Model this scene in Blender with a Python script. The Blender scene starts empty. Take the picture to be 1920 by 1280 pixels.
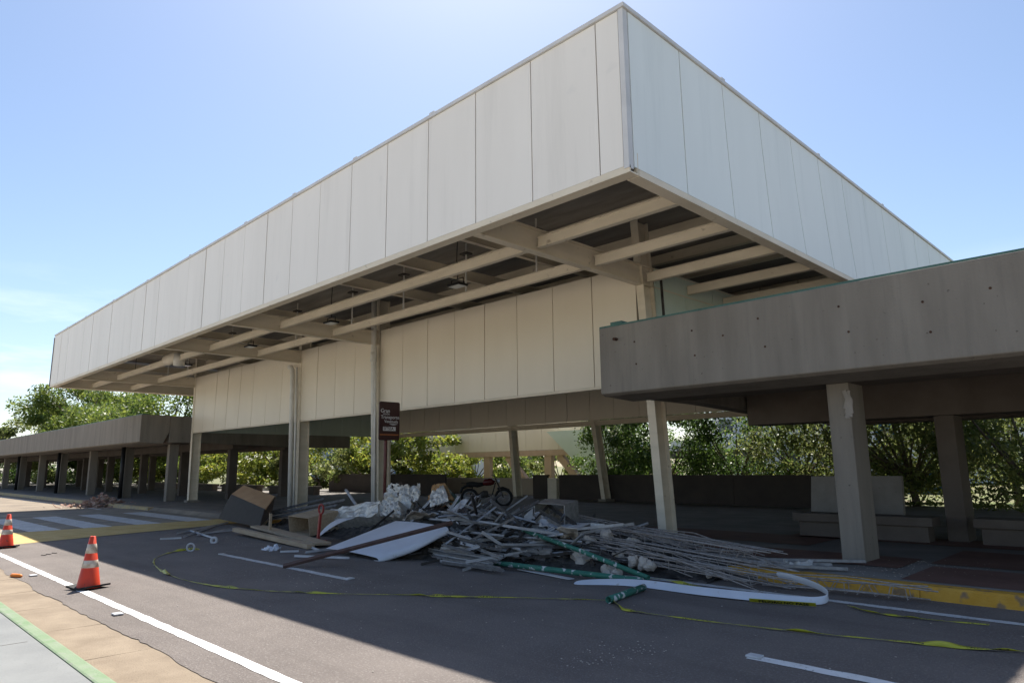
import bpy, math, random
import numpy as np
from math import radians, sin, cos, pi, sqrt, atan2, hypot
from mathutils import Vector, Matrix
random.seed(7); rng = np.random.default_rng(7)
S = bpy.context.scene
col = S.collection

# ------------------------------------------------------------------ camera
YAW, PITCH, ROLL, EYE = radians(44.927), radians(10.336), radians(-.652), 1.6
FW = Vector((-sin(YAW)*cos(PITCH), cos(YAW)*cos(PITCH), sin(PITCH)))
RT0 = Vector((cos(YAW), sin(YAW), 0)); UP0 = RT0.cross(FW)
RT = RT0*cos(ROLL) + UP0*sin(ROLL); UP = UP0*cos(ROLL) - RT0*sin(ROLL)
cd = bpy.data.cameras.new('camera'); cam = bpy.data.objects.new('camera', cd); col.objects.link(cam)
cd.lens = 24; cd.sensor_width = 36; cd.clip_end = 3000
cam.matrix_world = Matrix(((RT.x, UP.x, -FW.x, 0), (RT.y, UP.y, -FW.y, 0), (RT.z, UP.z, -FW.z, EYE), (0, 0, 0, 1)))
S.camera = cam

# ------------------------------------------------------------------ sky and sun
SUN = Vector((-.458, .42, 1.0)).normalized()          # towards the sun
EL = math.asin(SUN.z); ROT = atan2(SUN.x, SUN.y)
w = bpy.data.worlds.new('World'); S.world = w; w.use_nodes = True
nt = w.node_tree; N = nt.nodes; bg = N['Background']
sky = N.new('ShaderNodeTexSky'); sky.sky_type = 'NISHITA'; sky.sun_disc = False
sky.sun_elevation = EL; sky.sun_rotation = ROT; sky.air_density = 1.0; sky.dust_density = .8; sky.ozone_density = 2.0
tc = N.new('ShaderNodeTexCoord'); mp = N.new('ShaderNodeMapping'); mp.inputs['Scale'].default_value = (1.2, 1.2, 7)
nz = N.new('ShaderNodeTexNoise'); nz.inputs['Scale'].default_value = 1.7; nz.inputs['Detail'].default_value = 7; nz.inputs['Roughness'].default_value = .6
cr = N.new('ShaderNodeValToRGB'); cr.color_ramp.elements[0].position = .46; cr.color_ramp.elements[1].position = .72
sep = N.new('ShaderNodeSeparateXYZ'); el = N.new('ShaderNodeMapRange')
el.inputs['From Min'].default_value = .14; el.inputs['From Max'].default_value = .26; el.inputs['To Min'].default_value = .8; el.inputs['To Max'].default_value = 0
ml = N.new('ShaderNodeMath'); ml.operation = 'MULTIPLY'
mx = N.new('ShaderNodeMixRGB'); mx.inputs[2].default_value = (9, 9.3, 9.8, 1)
L = nt.links.new
L(tc.outputs['Generated'], mp.inputs[0]); L(mp.outputs[0], nz.inputs['Vector']); L(nz.outputs['Fac'], cr.inputs[0])
L(tc.outputs['Generated'], sep.inputs[0]); L(sep.outputs['Z'], el.inputs['Value'])
L(cr.outputs[0], ml.inputs[0]); L(el.outputs[0], ml.inputs[1]); L(ml.outputs[0], mx.inputs[0]); L(sky.outputs[0], mx.inputs[1]); L(mx.outputs[0], bg.inputs[0])
bg.inputs[1].default_value = .058
sl = bpy.data.lights.new('sun', 'SUN'); sl.energy = 3.4; sl.angle = radians(.53); sl.color = (1, .95, .87)
so = bpy.data.objects.new('sun', sl); col.objects.link(so); so.rotation_euler = (-SUN).to_track_quat('-Z', 'Y').to_euler(); so.location = (0, 0, 40)
S.view_settings.view_transform = 'Standard'; S.view_settings.look = 'None'; S.view_settings.gamma = 1
S.view_settings.exposure = 1.56
S.render.engine = 'CYCLES'

# ------------------------------------------------------------------ pixel helper (photo 1920x1280) -> real point at a known depth
CO = Vector((0, 0, EYE))
def ray(u, v): return FW + RT*((u-960)/1280) - UP*((v-640)/1280)
def G(u, v, z=0.0):
    d = ray(u, v); return CO + d*((z-EYE)/d.z)
def PY(u, v, y):
    d = ray(u, v); return CO + d*(y/d.y)
def PX(u, v, x):
    d = ray(u, v); return CO + d*(x/d.x)

# ------------------------------------------------------------------ materials
def mat(name, c, rough=.7, metal=0.0, c2=None, scale=4.0, bump=0.0, bscale=60.0, spec=.3, stretch=None, detail=6, lo=.35, hi=.65, speck=None, stain=None):
    m = bpy.data.materials.new(name); m.use_nodes = True; t = m.node_tree; n = t.nodes; b = n['Principled BSDF']; l = t.links.new
    b.inputs['Roughness'].default_value = rough; b.inputs['Metallic'].default_value = metal
    b.inputs['Specular IOR Level'].default_value = spec; b.inputs['Base Color'].default_value = (*c, 1)
    g = n.new('ShaderNodeNewGeometry'); src = g.outputs['Position']
    if stretch:
        mpn = n.new('ShaderNodeMapping'); mpn.inputs['Scale'].default_value = stretch; l(src, mpn.inputs[0]); src = mpn.outputs[0]
    out = None
    if c2 is not None:
        z = n.new('ShaderNodeTexNoise'); z.inputs['Scale'].default_value = scale; z.inputs['Detail'].default_value = detail; z.inputs['Roughness'].default_value = .6
        l(src, z.inputs['Vector'])
        r = n.new('ShaderNodeValToRGB'); r.color_ramp.elements[0].position = lo; r.color_ramp.elements[1].position = hi
        r.color_ramp.elements[0].color = (*c, 1); r.color_ramp.elements[1].color = (*c2, 1)
        l(z.outputs['Fac'], r.inputs[0]); out = r.outputs[0]
    if speck:
        z2 = n.new('ShaderNodeTexNoise'); z2.inputs['Scale'].default_value = speck[0]; z2.inputs['Detail'].default_value = 2; l(g.outputs['Position'], z2.inputs['Vector'])
        r2 = n.new('ShaderNodeValToRGB'); r2.color_ramp.elements[0].position = speck[1]; r2.color_ramp.elements[1].position = speck[2]
        l(z2.outputs['Fac'], r2.inputs[0])
        q = n.new('ShaderNodeMixRGB'); q.inputs[2].default_value = (*speck[3], 1); l(r2.outputs[0], q.inputs[0])
        if out: l(out, q.inputs[1])
        else: q.inputs[1].default_value = (*c, 1)
        out = q.outputs[0]
    if stain:
        sm = n.new('ShaderNodeMapping'); sm.inputs['Scale'].default_value = stain[0]; l(g.outputs['Position'], sm.inputs[0])
        z4 = n.new('ShaderNodeTexNoise'); z4.inputs['Scale'].default_value = 1; z4.inputs['Detail'].default_value = 8; z4.inputs['Roughness'].default_value = .65; l(sm.outputs[0], z4.inputs['Vector'])
        r4 = n.new('ShaderNodeValToRGB'); r4.color_ramp.elements[0].position = stain[1]; r4.color_ramp.elements[1].position = stain[2]; r4.color_ramp.elements[1].color = (stain[4],)*3 + (1,); l(z4.outputs['Fac'], r4.inputs[0])
        q4 = n.new('ShaderNodeMixRGB'); q4.inputs[2].default_value = (*stain[3], 1); l(r4.outputs[0], q4.inputs[0])
        if out: l(out, q4.inputs[1])
        else: q4.inputs[1].default_value = (*c, 1)
        out = q4.outputs[0]
    if out: l(out, b.inputs['Base Color'])
    if bump:
        z3 = n.new('ShaderNodeTexNoise'); z3.inputs['Scale'].default_value = bscale; z3.inputs['Detail'].default_value = 4; l(g.outputs['Position'], z3.inputs['Vector'])
        bn = n.new('ShaderNodeBump'); bn.inputs['Strength'].default_value = bump; bn.inputs['Distance'].default_value = .02
        l(z3.outputs['Fac'], bn.inputs['Height']); l(bn.outputs[0], b.inputs['Normal'])
    return m
def leafmat(name, a, b_, tr=.45):
    m = bpy.data.materials.new(name); m.use_nodes = True; t = m.node_tree; n = t.nodes; l = t.links.new
    b = n['Principled BSDF']; o = n['Material Output']; g = n.new('ShaderNodeNewGeometry')
    r = n.new('ShaderNodeValToRGB'); r.color_ramp.elements[0].color = (*a, 1); r.color_ramp.elements[1].color = (*b_, 1)
    l(g.outputs['Random Per Island'], r.inputs[0]); l(r.outputs[0], b.inputs['Base Color']); b.inputs['Roughness'].default_value = .45
    b.inputs['Specular IOR Level'].default_value = .4
    tl = n.new('ShaderNodeBsdfTranslucent'); hs = n.new('ShaderNodeHueSaturation'); hs.inputs['Value'].default_value = 1.7; hs.inputs['Hue'].default_value = .485
    l(r.outputs[0], hs.inputs['Color']); l(hs.outputs[0], tl.inputs[0])
    ms = n.new('ShaderNodeMixShader'); ms.inputs[0].default_value = tr; l(b.outputs[0], ms.inputs[1]); l(tl.outputs[0], ms.inputs[2]); l(ms.outputs[0], o.inputs[0])
    return m
M = {}
M['asphalt'] = mat('asphalt', (.125, .106, .097), .9, c2=(.195, .168, .150), scale=.9, detail=12, bump=.9, bscale=75, speck=(48, .54, .68, (.225, .20, .182)), lo=.25, hi=.75, stain=((.12, .9, 1), .5, .72, (.08, .068, .062), .5))
M['asphalt_old'] = mat('asphalt_old', (.12, .108, .10), .92, c2=(.19, .165, .145), scale=1.6, bump=.6, bscale=120, speck=(120, .6, .75, (.3, .27, .24)))
M['table'] = mat('crossing_concrete', (.19, .165, .135), .9, c2=(.31, .26, .20), scale=1.1, bump=.3, bscale=90)
M['dust'] = mat('dusty_asphalt', (.19, .155, .12), .95, c2=(.27, .22, .165), scale=.8, bump=.3, bscale=90)
M['gutter'] = mat('gutter_concrete', (.20, .155, .11), .92, c2=(.27, .215, .155), scale=2.2, bump=.4, bscale=70, speck=(90, .62, .72, (.12, .095, .07)))
M['pad'] = mat('painted_pavement', (.165, .17, .168), .8, c2=(.20, .205, .20), scale=2, bump=.15, bscale=50, speck=(25, .68, .74, (.16, .16, .155)))
M['bounce_paving'] = mat('bounce_paving_concrete', (.44, .39, .32), .85, c2=(.50, .45, .38), scale=.6)
M['greenpaint'] = mat('green_paint', (.145, .22, .115), .85, c2=(.20, .25, .165), scale=4, bump=.3, speck=(11, .56, .7, (.22, .24, .19)))
M['white'] = mat('road_white', (.66, .65, .63), .8, c2=(.76, .75, .73), scale=6, bump=.25, bscale=120, speck=(35, .64, .72, (.28, .26, .25)))
M['whitedull'] = mat('worn_white_paint', (.45, .45, .45), .85, c2=(.6, .6, .59), scale=3, bump=.25, bscale=120, speck=(30, .58, .72, (.22, .2, .18)))
M['yellow'] = mat('road_yellow', (.46, .32, .105), .85, c2=(.54, .40, .17), scale=2.5, bump=.25, bscale=120, speck=(22, .6, .75, (.28, .22, .13)))
M['kerb'] = mat('kerb_yellow', (.50, .26, .03), .85, c2=(.58, .33, .06), scale=3, bump=.5, bscale=40, speck=(7, .58, .70, (.24, .16, .09)), stain=((.8, .8, 6), .55, .75, (.2, .13, .07), .5))
M['kerbgrey'] = mat('platform_edge_concrete', (.20, .185, .165), .85, c2=(.26, .24, .215), scale=2, bump=.2)
M['shaded_concrete'] = mat('brown_shaded_concrete', (.105, .085, .07), .9, c2=(.14, .115, .095), scale=1.2, bump=.2)  # brown concrete darkened to carry the deep shade under the canopies
M['kerbold'] = mat('kerb_faded', (.42, .33, .2), .9, c2=(.52, .38, .17), scale=2, bump=.4, bscale=40, speck=(9, .5, .66, (.3, .26, .2)))
M['floor'] = mat('platform_floor', (.15, .135, .12), .8, c2=(.21, .19, .17), scale=1.2, bump=.2, bscale=60)
M['redfloor'] = mat('red_floor', (.125, .065, .05), .75, c2=(.165, .09, .07), scale=2, bump=.2, bscale=60)
M['soil'] = mat('soil', (.16, .13, .08), .95, c2=(.14, .17, .06), scale=.25, bump=.5, bscale=6)
M['panel'] = mat('white_panel', (.85, .80, .73), .5, c2=(.81, .76, .69), scale=.8, spec=.35, stretch=(1.2, 1.2, .25), speck=(2.2, .7, .95, (.68, .65, .6)), stain=((2.5, 2.5, .18), .52, .8, (.60, .56, .50), .45))
M['panelside'] = mat('sky_tinted_panel', (.84, .87, .84), .5, c2=(.80, .83, .80), scale=.8, spec=.35, stretch=(1.2, 1.2, .25), stain=((2.5, 2.5, .18), .55, .8, (.56, .60, .58), .4))  # white fascia paint with the side's cool sky and foliage light tinted in
M['panelin'] = mat('cream_panel', (.82, .73, .585), .42, c2=(.78, .69, .55), scale=.8, spec=.4, stretch=(1, 1, .3))
M['steel'] = mat('cream_steel', (.76, .67, .53), .55, c2=(.66, .58, .45), scale=2.2, spec=.35, stretch=(.5, .5, 2), speck=(6, .68, .8, (.42, .35, .26)))
M['gap'] = mat('dark_joint_gap', (.10, .085, .07), .9)  # dark brown for panel joint backing and pavement joints
M['deck'] = mat('roof_deck', (.22, .20, .18), .85, c2=(.34, .31, .27), scale=1.3, stretch=(.4, 2, 1))
M['cap'] = mat('cap_flashing', (.66, .65, .64), .5, c2=(.58, .57, .56), scale=2)
M['concrete'] = mat('concrete', (.205, .18, .15), .9, c2=(.26, .232, .195), scale=1.0, bump=.25, bscale=30, stretch=(2.2, 2.2, .35), speck=(14, .69, .76, (.11, .095, .08)), stain=((3.5, 3.5, .25), .52, .75, (.13, .115, .10), .6))
M['concrete2'] = mat('pale_concrete', (.25, .228, .205), .9, c2=(.34, .31, .28), scale=1.5, bump=.25, bscale=30, speck=(12, .69, .76, (.2, .18, .16)))
M['rust'] = mat('rust', (.045, .022, .015), .9, c2=(.09, .045, .028), scale=20)
M['greenmetal'] = mat('green_flashing', (.05, .12, .10), .5, c2=(.08, .16, .13), scale=3)
M['darkwall'] = mat('dark_wall', (.060, .048, .042), .8, c2=(.075, .06, .05), scale=2)
M['beigewall'] = mat('beige_wall', (.42, .34, .26), .85, c2=(.48, .40, .31), scale=1.5)
M['black'] = mat('black', (.015, .015, .016), .5)
M['rubber'] = mat('rubber', (.02, .02, .02), .75)
M['lampglass'] = mat('lamp_glass', (.55, .57, .58), .2)
M['pvc'] = mat('white_pipe', (.72, .69, .63), .4, c2=(.62, .59, .53), scale=3)
M['signbrown'] = mat('sign_brown', (.055, .022, .022), .4, c2=(.065, .028, .026), scale=3)
M['signwhite'] = mat('sign_white', (.75, .73, .72), .5)
M['orangeprint'] = mat('orange_print', (.42, .14, .05), .5)
M['poleRed'] = mat('pole_maroon', (.11, .035, .03), .5, c2=(.16, .06, .05), scale=8)
M['cone'] = mat('cone_orange', (.70, .065, .025), .45, c2=(.60, .06, .03), scale=7, speck=(18, .66, .75, (.25, .06, .04)))
M['conewhite'] = mat('cone_collar', (.66, .60, .52), .5, c2=(.40, .31, .23), scale=14)
M['galv'] = mat('galvanised', (.36, .36, .37), .5, .6, c2=(.22, .22, .225), scale=9)
M['alu'] = mat('dull_aluminium', (.38, .37, .36), .5, .3, c2=(.23, .225, .22), scale=7)
M['whitemetal'] = mat('white_trim', (.56, .56, .57), .45, c2=(.42, .42, .43), scale=4)
M['sheet'] = mat('white_sheet', (.62, .65, .71), .4, c2=(.55, .58, .64), scale=2.0, speck=(7, .7, .8, (.4, .38, .36)))
M['darkmetal'] = mat('dark_metal', (.05, .047, .045), .6, .3, c2=(.10, .09, .085), scale=8)
M['brownbar'] = mat('brown_steel', (.07, .04, .033), .6, c2=(.10, .06, .05), scale=7)
M['wood'] = mat('wood', (.36, .27, .18), .85, c2=(.46, .36, .25), scale=5, stretch=(.4, 4, 4))
M['laminate'] = mat('tan_board', (.38, .22, .11), .7, c2=(.44, .27, .14), scale=3)
M['darkboard'] = mat('dark_board', (.045, .033, .028), .55, c2=(.06, .045, .04), scale=4)
M['foil'] = mat('foil', (.62, .60, .56), .38, .5, c2=(.40, .385, .355), scale=9, bump=1.0, bscale=34)
M['fibre'] = mat('rusty_insulation', (.30, .15, .06), .95, c2=(.42, .26, .12), scale=9, bump=.8, bscale=40)
M['greenpipe'] = mat('green_pipe', (.03, .14, .10), .5, c2=(.045, .18, .13), scale=6, speck=(11, .60, .63, (.5, .52, .5)))
M['rebar'] = mat('rebar', (.24, .21, .19), .8, .1, c2=(.38, .35, .33), scale=20)
M['lump'] = mat('broken_concrete', (.40, .35, .30), .95, c2=(.52, .47, .41), scale=9, bump=.8, bscale=30)
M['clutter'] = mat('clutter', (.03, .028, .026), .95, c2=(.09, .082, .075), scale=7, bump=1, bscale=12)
M['red'] = mat('red_paint', (.30, .04, .03), .5, c2=(.22, .035, .03), scale=8)
M['tile'] = mat('broken_tile', (.30, .15, .11), .9, c2=(.42, .34, .28), scale=4)
M['orange'] = mat('orange_plastic', (.75, .22, .03), .45)
M['bark'] = mat('bark', (.11, .085, .06), .95, c2=(.18, .145, .11), scale=6, bump=.8, bscale=25)
M['facade'] = mat('far_facade', (.62, .62, .62), .8, c2=(.55, .55, .56), scale=.3)
M['bluewall'] = mat('blue_cladding', (.05, .16, .48), .5, c2=(.07, .2, .55), scale=1)
M['glass'] = mat('dark_glass', (.05, .06, .07), .15, spec=.6)
M['palegreen'] = mat('pale_green_panel', (.62, .72, .64), .5, c2=(.56, .66, .58), scale=1)
M['tan'] = mat('tan_steel', (.56, .40, .29), .6, c2=(.5, .36, .26), scale=2)
M['redtank'] = mat('red_tank', (.10, .015, .015), .25)
M['leafA'] = leafmat('leaf_green', (.05, .10, .018), (.16, .20, .04))
M['leafB'] = leafmat('leaf_dark', (.03, .075, .016), (.10, .16, .035), .42)
M['leafC'] = leafmat('leaf_yellow', (.08, .14, .022), (.22, .23, .04), .5)
M['leafD'] = leafmat('leaf_olive', (.07, .11, .028), (.19, .21, .07), .5)
def tapemat():
    m = bpy.data.materials.new('caution_tape'); m.use_nodes = True; t = m.node_tree; n = t.nodes; l = t.links.new; b = n['Principled BSDF']; b.inputs['Roughness'].default_value = .4
    uv = n.new('ShaderNodeUVMap'); s = n.new('ShaderNodeSeparateXYZ'); l(uv.outputs[0], s.inputs[0])
    # black letter-like blocks: periodic words along the length
    mm = n.new('ShaderNodeMapping'); mm.inputs['Scale'].default_value = (22, 1.2, 1); l(uv.outputs[0], mm.inputs[0])
    vz = n.new('ShaderNodeTexNoise'); vz.noise_dimensions = '2D'; vz.inputs['Scale'].default_value = 2.2; vz.inputs['Detail'].default_value = 0; l(mm.outputs[0], vz.inputs['Vector'])
    th = n.new('ShaderNodeMath'); th.operation = 'GREATER_THAN'; th.inputs[1].default_value = .50; l(vz.outputs['Fac'], th.inputs[0])
    fr = n.new('ShaderNodeMath'); fr.operation = 'FRACT'; mu = n.new('ShaderNodeMath'); mu.operation = 'MULTIPLY'; mu.inputs[1].default_value = 1.6; l(s.outputs[0], mu.inputs[0]); l(mu.outputs[0], fr.inputs[0])
    wd = n.new('ShaderNodeMath'); wd.operation = 'LESS_THAN'; wd.inputs[1].default_value = .5; l(fr.outputs[0], wd.inputs[0])
    d = n.new('ShaderNodeMath'); d.operation = 'SUBTRACT'; d.inputs[1].default_value = .5; l(s.outputs[1], d.inputs[0])
    ab = n.new('ShaderNodeMath'); ab.operation = 'ABSOLUTE'; l(d.outputs[0], ab.inputs[0]); ed = n.new('ShaderNodeMath'); ed.operation = 'LESS_THAN'; ed.inputs[1].default_value = .3; l(ab.outputs[0], ed.inputs[0])
    a1 = n.new('ShaderNodeMath'); a1.operation = 'MULTIPLY'; a2 = n.new('ShaderNodeMath'); a2.operation = 'MULTIPLY'
    l(th.outputs[0], a1.inputs[0]); l(wd.outputs[0], a1.inputs[1]); l(a1.outputs[0], a2.inputs[0]); l(ed.outputs[0], a2.inputs[1])
    q = n.new('ShaderNodeMixRGB'); q.inputs[1].default_value = (.42, .41, .03, 1); q.inputs[2].default_value = (.02, .02, .015, 1); l(a2.outputs[0], q.inputs[0]); l(q.outputs[0], b.inputs['Base Color'])
    return m
M['tape'] = tapemat()
M['tapeplain'] = mat('tape_yellow', (.45, .44, .03), .4)

# ------------------------------------------------------------------ mesh helpers
class MB:
    def __init__(s): s.v = []; s.f = []
    def add(s, vs, fs):
        o = len(s.v); s.v += [tuple(p) for p in vs]; s.f += [tuple(i+o for i in q) for q in fs]; return s
    def box(s, x0, x1, y0, y1, z0, z1):
        return s.add([(x0,y0,z0),(x1,y0,z0),(x1,y1,z0),(x0,y1,z0),(x0,y0,z1),(x1,y0,z1),(x1,y1,z1),(x0,y1,z1)],
                     [(0,3,2,1),(4,5,6,7),(0,1,5,4),(1,2,6,5),(2,3,7,6),(3,0,4,7)])
    def bar(s, p, q, a, b, up=(0, 0, 1), off=(0, 0)):
        """box from p to q, width a (sideways), height b (along up)"""
        p = Vector(p); q = Vector(q); d = (q-p).normalized(); u = Vector(up); r = d.cross(u)
        if r.length < 1e-4: r = d.cross(Vector((0, 1, 0)))
        r.normalize(); u = r.cross(d)
        c = r*off[0] + u*off[1]; vs = []
        for e in (p, q):
            for i, j in ((-1,-1),(1,-1),(1,1),(-1,1)): vs.append(e + c + r*(i*a/2) + u*(j*b/2))
        return s.add(vs, [(0,1,2,3),(7,6,5,4),(0,4,5,1),(1,5,6,2),(2,6,7,3),(3,7,4,0)])
    def ibeam(s, p, q, wd, h, t=.02, up=(0, 0, 1)):
        s.bar(p, q, wd, t, up, (0, h/2-t/2)); s.bar(p, q, wd, t, up, (0, -h/2+t/2)); s.bar(p, q, t*.7, h-2*t-.002, up); return s
    def channel(s, p, q, wd, h, t=.004, up=(0, 0, 1)):
        s.bar(p, q, wd, t, up); s.bar(p, q, t, h, up, (wd/2-t/2, h/2+t/2+.0005)); s.bar(p, q, t, h, up, (-wd/2+t/2, h/2+t/2+.0005)); return s
    def tube(s, pts, r, n=8, cap=True):
        pts = [Vector(p) for p in pts]; rs = r if isinstance(r, (list, tuple)) else [r]*len(pts); o = len(s.v); pr = None
        for i, p in enumerate(pts):
            d = (pts[min(i+1, len(pts)-1)] - pts[max(i-1, 0)]).normalized()
            a = d.cross(Vector((0, 0, 1))) if abs(d.z) < .95 else d.cross(Vector((1, 0, 0)))
            if pr is not None:
                a2 = pr - d*pr.dot(d)
                if a2.length > 1e-3: a = a2
            a.normalize(); pr = a; b = d.cross(a)
            for k in range(n):
                t = 2*pi*k/n; s.v.append(tuple(p + (a*cos(t) + b*sin(t))*rs[i]))
        for i in range(len(pts)-1):
            for k in range(n):
                k2 = (k+1) % n; s.f.append((o+i*n+k, o+i*n+k2, o+(i+1)*n+k2, o+(i+1)*n+k))
        if cap: s.f.append(tuple(o+k for k in range(n))[::-1]); s.f.append(tuple(o+(len(pts)-1)*n+k for k in range(n)))
        return s
    def lathe(s, prof, n=24, c=(0, 0, 0)):
        o = len(s.v)
        for r, z in prof:
            for k in range(n): t = 2*pi*k/n; s.v.append((c[0]+r*cos(t), c[1]+r*sin(t), c[2]+z))
        for i in range(len(prof)-1):
            for k in range(n):
                k2 = (k+1) % n; s.f.append((o+i*n+k, o+i*n+k2, o+(i+1)*n+k2, o+(i+1)*n+k))
        return s
    def prism_x(s, prof, x0, x1):
        """polygon in (y,z) extruded along x"""
        n = len(prof); vs = [(x0, y, z) for y, z in prof] + [(x1, y, z) for y, z in prof]
        return s.add(vs, [tuple(range(n)), tuple(range(2*n-1, n-1, -1))] + [(i, i+n, (i+1) % n + n, (i+1) % n) for i in range(n)])
    def prism(s, poly, nrm, t):
        """3d polygon thickened by t along nrm"""
        n = len(poly); nv = Vector(nrm)*t; vs = [Vector(p) for p in poly]; vs += [p+nv for p in vs]
        return s.add(vs, [tuple(range(n))[::-1], tuple(range(n, 2*n))] + [(i, (i+1) % n, (i+1) % n + n, i+n) for i in range(n)])
    def grid(s, P):
        o = len(s.v); a = len(P); b = len(P[0])
        for r in P: s.v += [tuple(p) for p in r]
        for i in range(a-1):
            for j in range(b-1): s.f.append((o+i*b+j, o+i*b+j+1, o+(i+1)*b+j+1, o+(i+1)*b+j))
        return s
    def build(s, name, m, parent=None, smooth=False, bev=0.0, org=None):
        V = np.array(s.v, float)
        if org is None:
            org = np.array(parent_org(parent)) if parent is not None else np.array([*(V[:, :2].min(0)+V[:, :2].max(0))/2, V[:, 2].min()])
        me = bpy.data.meshes.new(name); me.from_pydata((V-np.array(org)).tolist(), [], s.f); me.update()
        me.materials.append(M[m] if isinstance(m, str) else m)
        if smooth: me.polygons.foreach_set('use_smooth', [True]*len(me.polygons))
        o = bpy.data.objects.new(name, me); col.objects.link(o)
        if parent is not None:
            o.parent = parent; o.location = Vector(org) - Vector(parent_org(parent))
        else: o.location = org
        if bev:
            b = o.modifiers.new('bevel', 'BEVEL'); b.width = bev; b.segments = 2; b.limit_method = 'ANGLE'
        return o
def parent_org(p):
    l = Vector(p.location)
    while p.parent: p = p.parent; l = l + Vector(p.location)
    return l
def tag(o, label, cat, group=None):
    o['label'] = label; o['category'] = cat
    if group: o['group'] = group
    return o
def thing(name, loc, label, cat, group=None):
    o = bpy.data.objects.new(name, None); col.objects.link(o); o.location = loc; o.empty_display_size = .2
    return tag(o, label, cat, group)
def struct(o): o['kind'] = 'structure'; return o
def stuff(o, label, cat): o['kind'] = 'stuff'; o['label'] = label; o['category'] = cat; return o
def inst(name, me, loc, parent=None, rot=None):
    o = bpy.data.objects.new(name, me); col.objects.link(o)
    if parent is not None: o.parent = parent; o.location = Vector(loc) - Vector(parent_org(parent))
    else: o.location = loc
    if rot: o.rotation_euler = rot
    return o
U = random.uniform

# ================================================================== SETTING
PZ = .15                      # platform height
struct(MB().add([(-900,-700,-.06),(700,-700,-.06),(700,900,-.06),(-900,900,-.06)], [(0,1,2,3)]).build('ground', 'soil'))
# asphalt road, ragged edge along the gutter
xs = np.arange(-160, 60.1, .12); ed = 2.33 + .02*np.sin(xs*.7) + rng.normal(0, .008, len(xs)) + .03*np.sin(xs*2.9)*np.sin(xs*.37)
struct(MB().grid([[(x, e, .004) for x, e in zip(xs, ed)], [(x, 9.42, .004) for x in xs]]).build('road', 'asphalt'))
struct(MB().box(-120, 60, -60, -3.5, -.3, .118).build('bounce_paving', 'bounce_paving'))  # unseen pale paving added behind the camera to bounce light onto the shelter
# concrete gutter slabs between road and near pavement
gut = struct(MB().box(-70, 20, 1.70, 2.44, -.10, -.012).build('gutter_bed', 'gutter'))
gm = MB().box(-.745, .745, -.35, .30, -.08, .0).build('gutter_slab', 'gutter', gut, bev=.006, org=(0, 0, 0)).data
bpy.data.objects.remove(bpy.data.objects['gutter_slab'])
for i in range(48):
    inst('gutter_slab', gm, (-60.3+1.5*i, 2.10, U(-.003, .001)), gut, (U(-.004, .004), 0, U(-.003, .003)))
pad = struct(MB().box(-120, 60, -3.49, 1.566, -.1, .12).build('near_pavement', 'pad', bev=.015))
for i in range(40):
    MB().box(-70+2.4*i, -70+2.4*i+.008, -3, 1.49, .1205, .1215).build('joint', 'gap', pad)
struct(MB().box(-120, 60, 1.568, 1.69, -.1, .121).build('painted_kerb', 'greenpaint', bev=.02))
# markings
def sheet(name, x0, x1, y0, y1, m, z=.008, wob=.006):
    n = max(2, int(abs(x1-x0)/.15)); X = np.linspace(x0, x1, n)
    return struct(MB().grid([[(x, y0+random.gauss(0, wob), z) for x in X], [(x, y1+random.gauss(0, wob), z) for x in X]]).build(name, m))
sheet('edge_line', -18.6, 12, 2.67, 2.78, 'white', wob=.004)
sheet('lane_line', -13.5, -9.0, 5.585, 5.71, 'whitedull'); sheet('lane_line', -2.93, 1.6, 5.65, 5.79, 'white')
sheet('kerb_line', -9.5, 12, 8.53, 8.66, 'whitedull'); sheet('far_kerb_line', -110, -33, 8.5, 8.64, 'whitedull')
# crossing on a low table
struct(MB().grid([[(-160, 2.72, .006), (-160, 9.40, .006)], [(-33, 2.72, .006), (-33, 9.40, .006)]]).build('dusty_road', 'dust'))
struct(MB().grid([[(-33, 2.9, .009), (-33, 9.40, .009)], [(-31.5, 2.9, .04), (-31.5, 9.40, .04)], [(-21.0, 2.9, .04), (-21.3, 9.40, .04)], [(-18.75, 2.9, .0075), (-21.2, 9.40, .0075)]]).build('crossing_table', 'table'))
struct(MB().grid([[(-22.0, 2.9, .045), (-22.6, 9.38, .045)], [(-21.0, 2.9, .045), (-21.3, 9.38, .045)], [(-18.9, 2.9, .0135), (-20.9, 9.38, .0135)]]).build('crossing_yellow_band', 'yellow'))
for i, (a, b) in enumerate(((2.95, 3.5), (4.1, 4.85), (5.4, 6.1), (6.75, 7.45), (8.2, 8.95))):
    sheet('crossing_stripe', -28.8, -22.05-.08*i, a, b, 'whitedull', .046)
# platforms, kerbs, floor
struct(MB().box(-120, 45, 9.62, 26, -.2, PZ).build('platform', 'floor'))
struct(MB().add([(-29,9.63,PZ+.004),(40,9.63,PZ+.004),(40,10.15,PZ+.004),(-29,10.15,PZ+.004)], [(0,1,2,3)]).build('platform_edge', 'kerbgrey'))
kp = [(9.36, -.05), (9.40, .13), (9.43, PZ+.004), (9.619, PZ+.004), (9.619, -.05)]
def kerb(x0, x1, m):
    k = struct(MB().box(x0+.01, x1-.01, 9.43, 9.60, -.06, PZ-.02).build('kerb_bed', 'kerbold'))
    n = max(1, round((x1-x0)/1.2)); L_ = (x1-x0)/n
    for i in range(n):
        MB().prism_x(kp, x0+i*L_+.004, x0+(i+1)*L_-.004).build('kerb_block', m, k)
kerb(-19.2, 14, 'kerb'); kerb(-110, -37.6, 'kerbold'); kerb(-35.3, -29.8, 'kerbold')
struct(MB().add([(-29.8,9.36,.008),(-19.2,9.36,.008),(-19.2,9.62,PZ+.004),(-29.8,9.62,PZ+.004)], [(0,1,2,3)]).build('ramp', 'table'))
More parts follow.
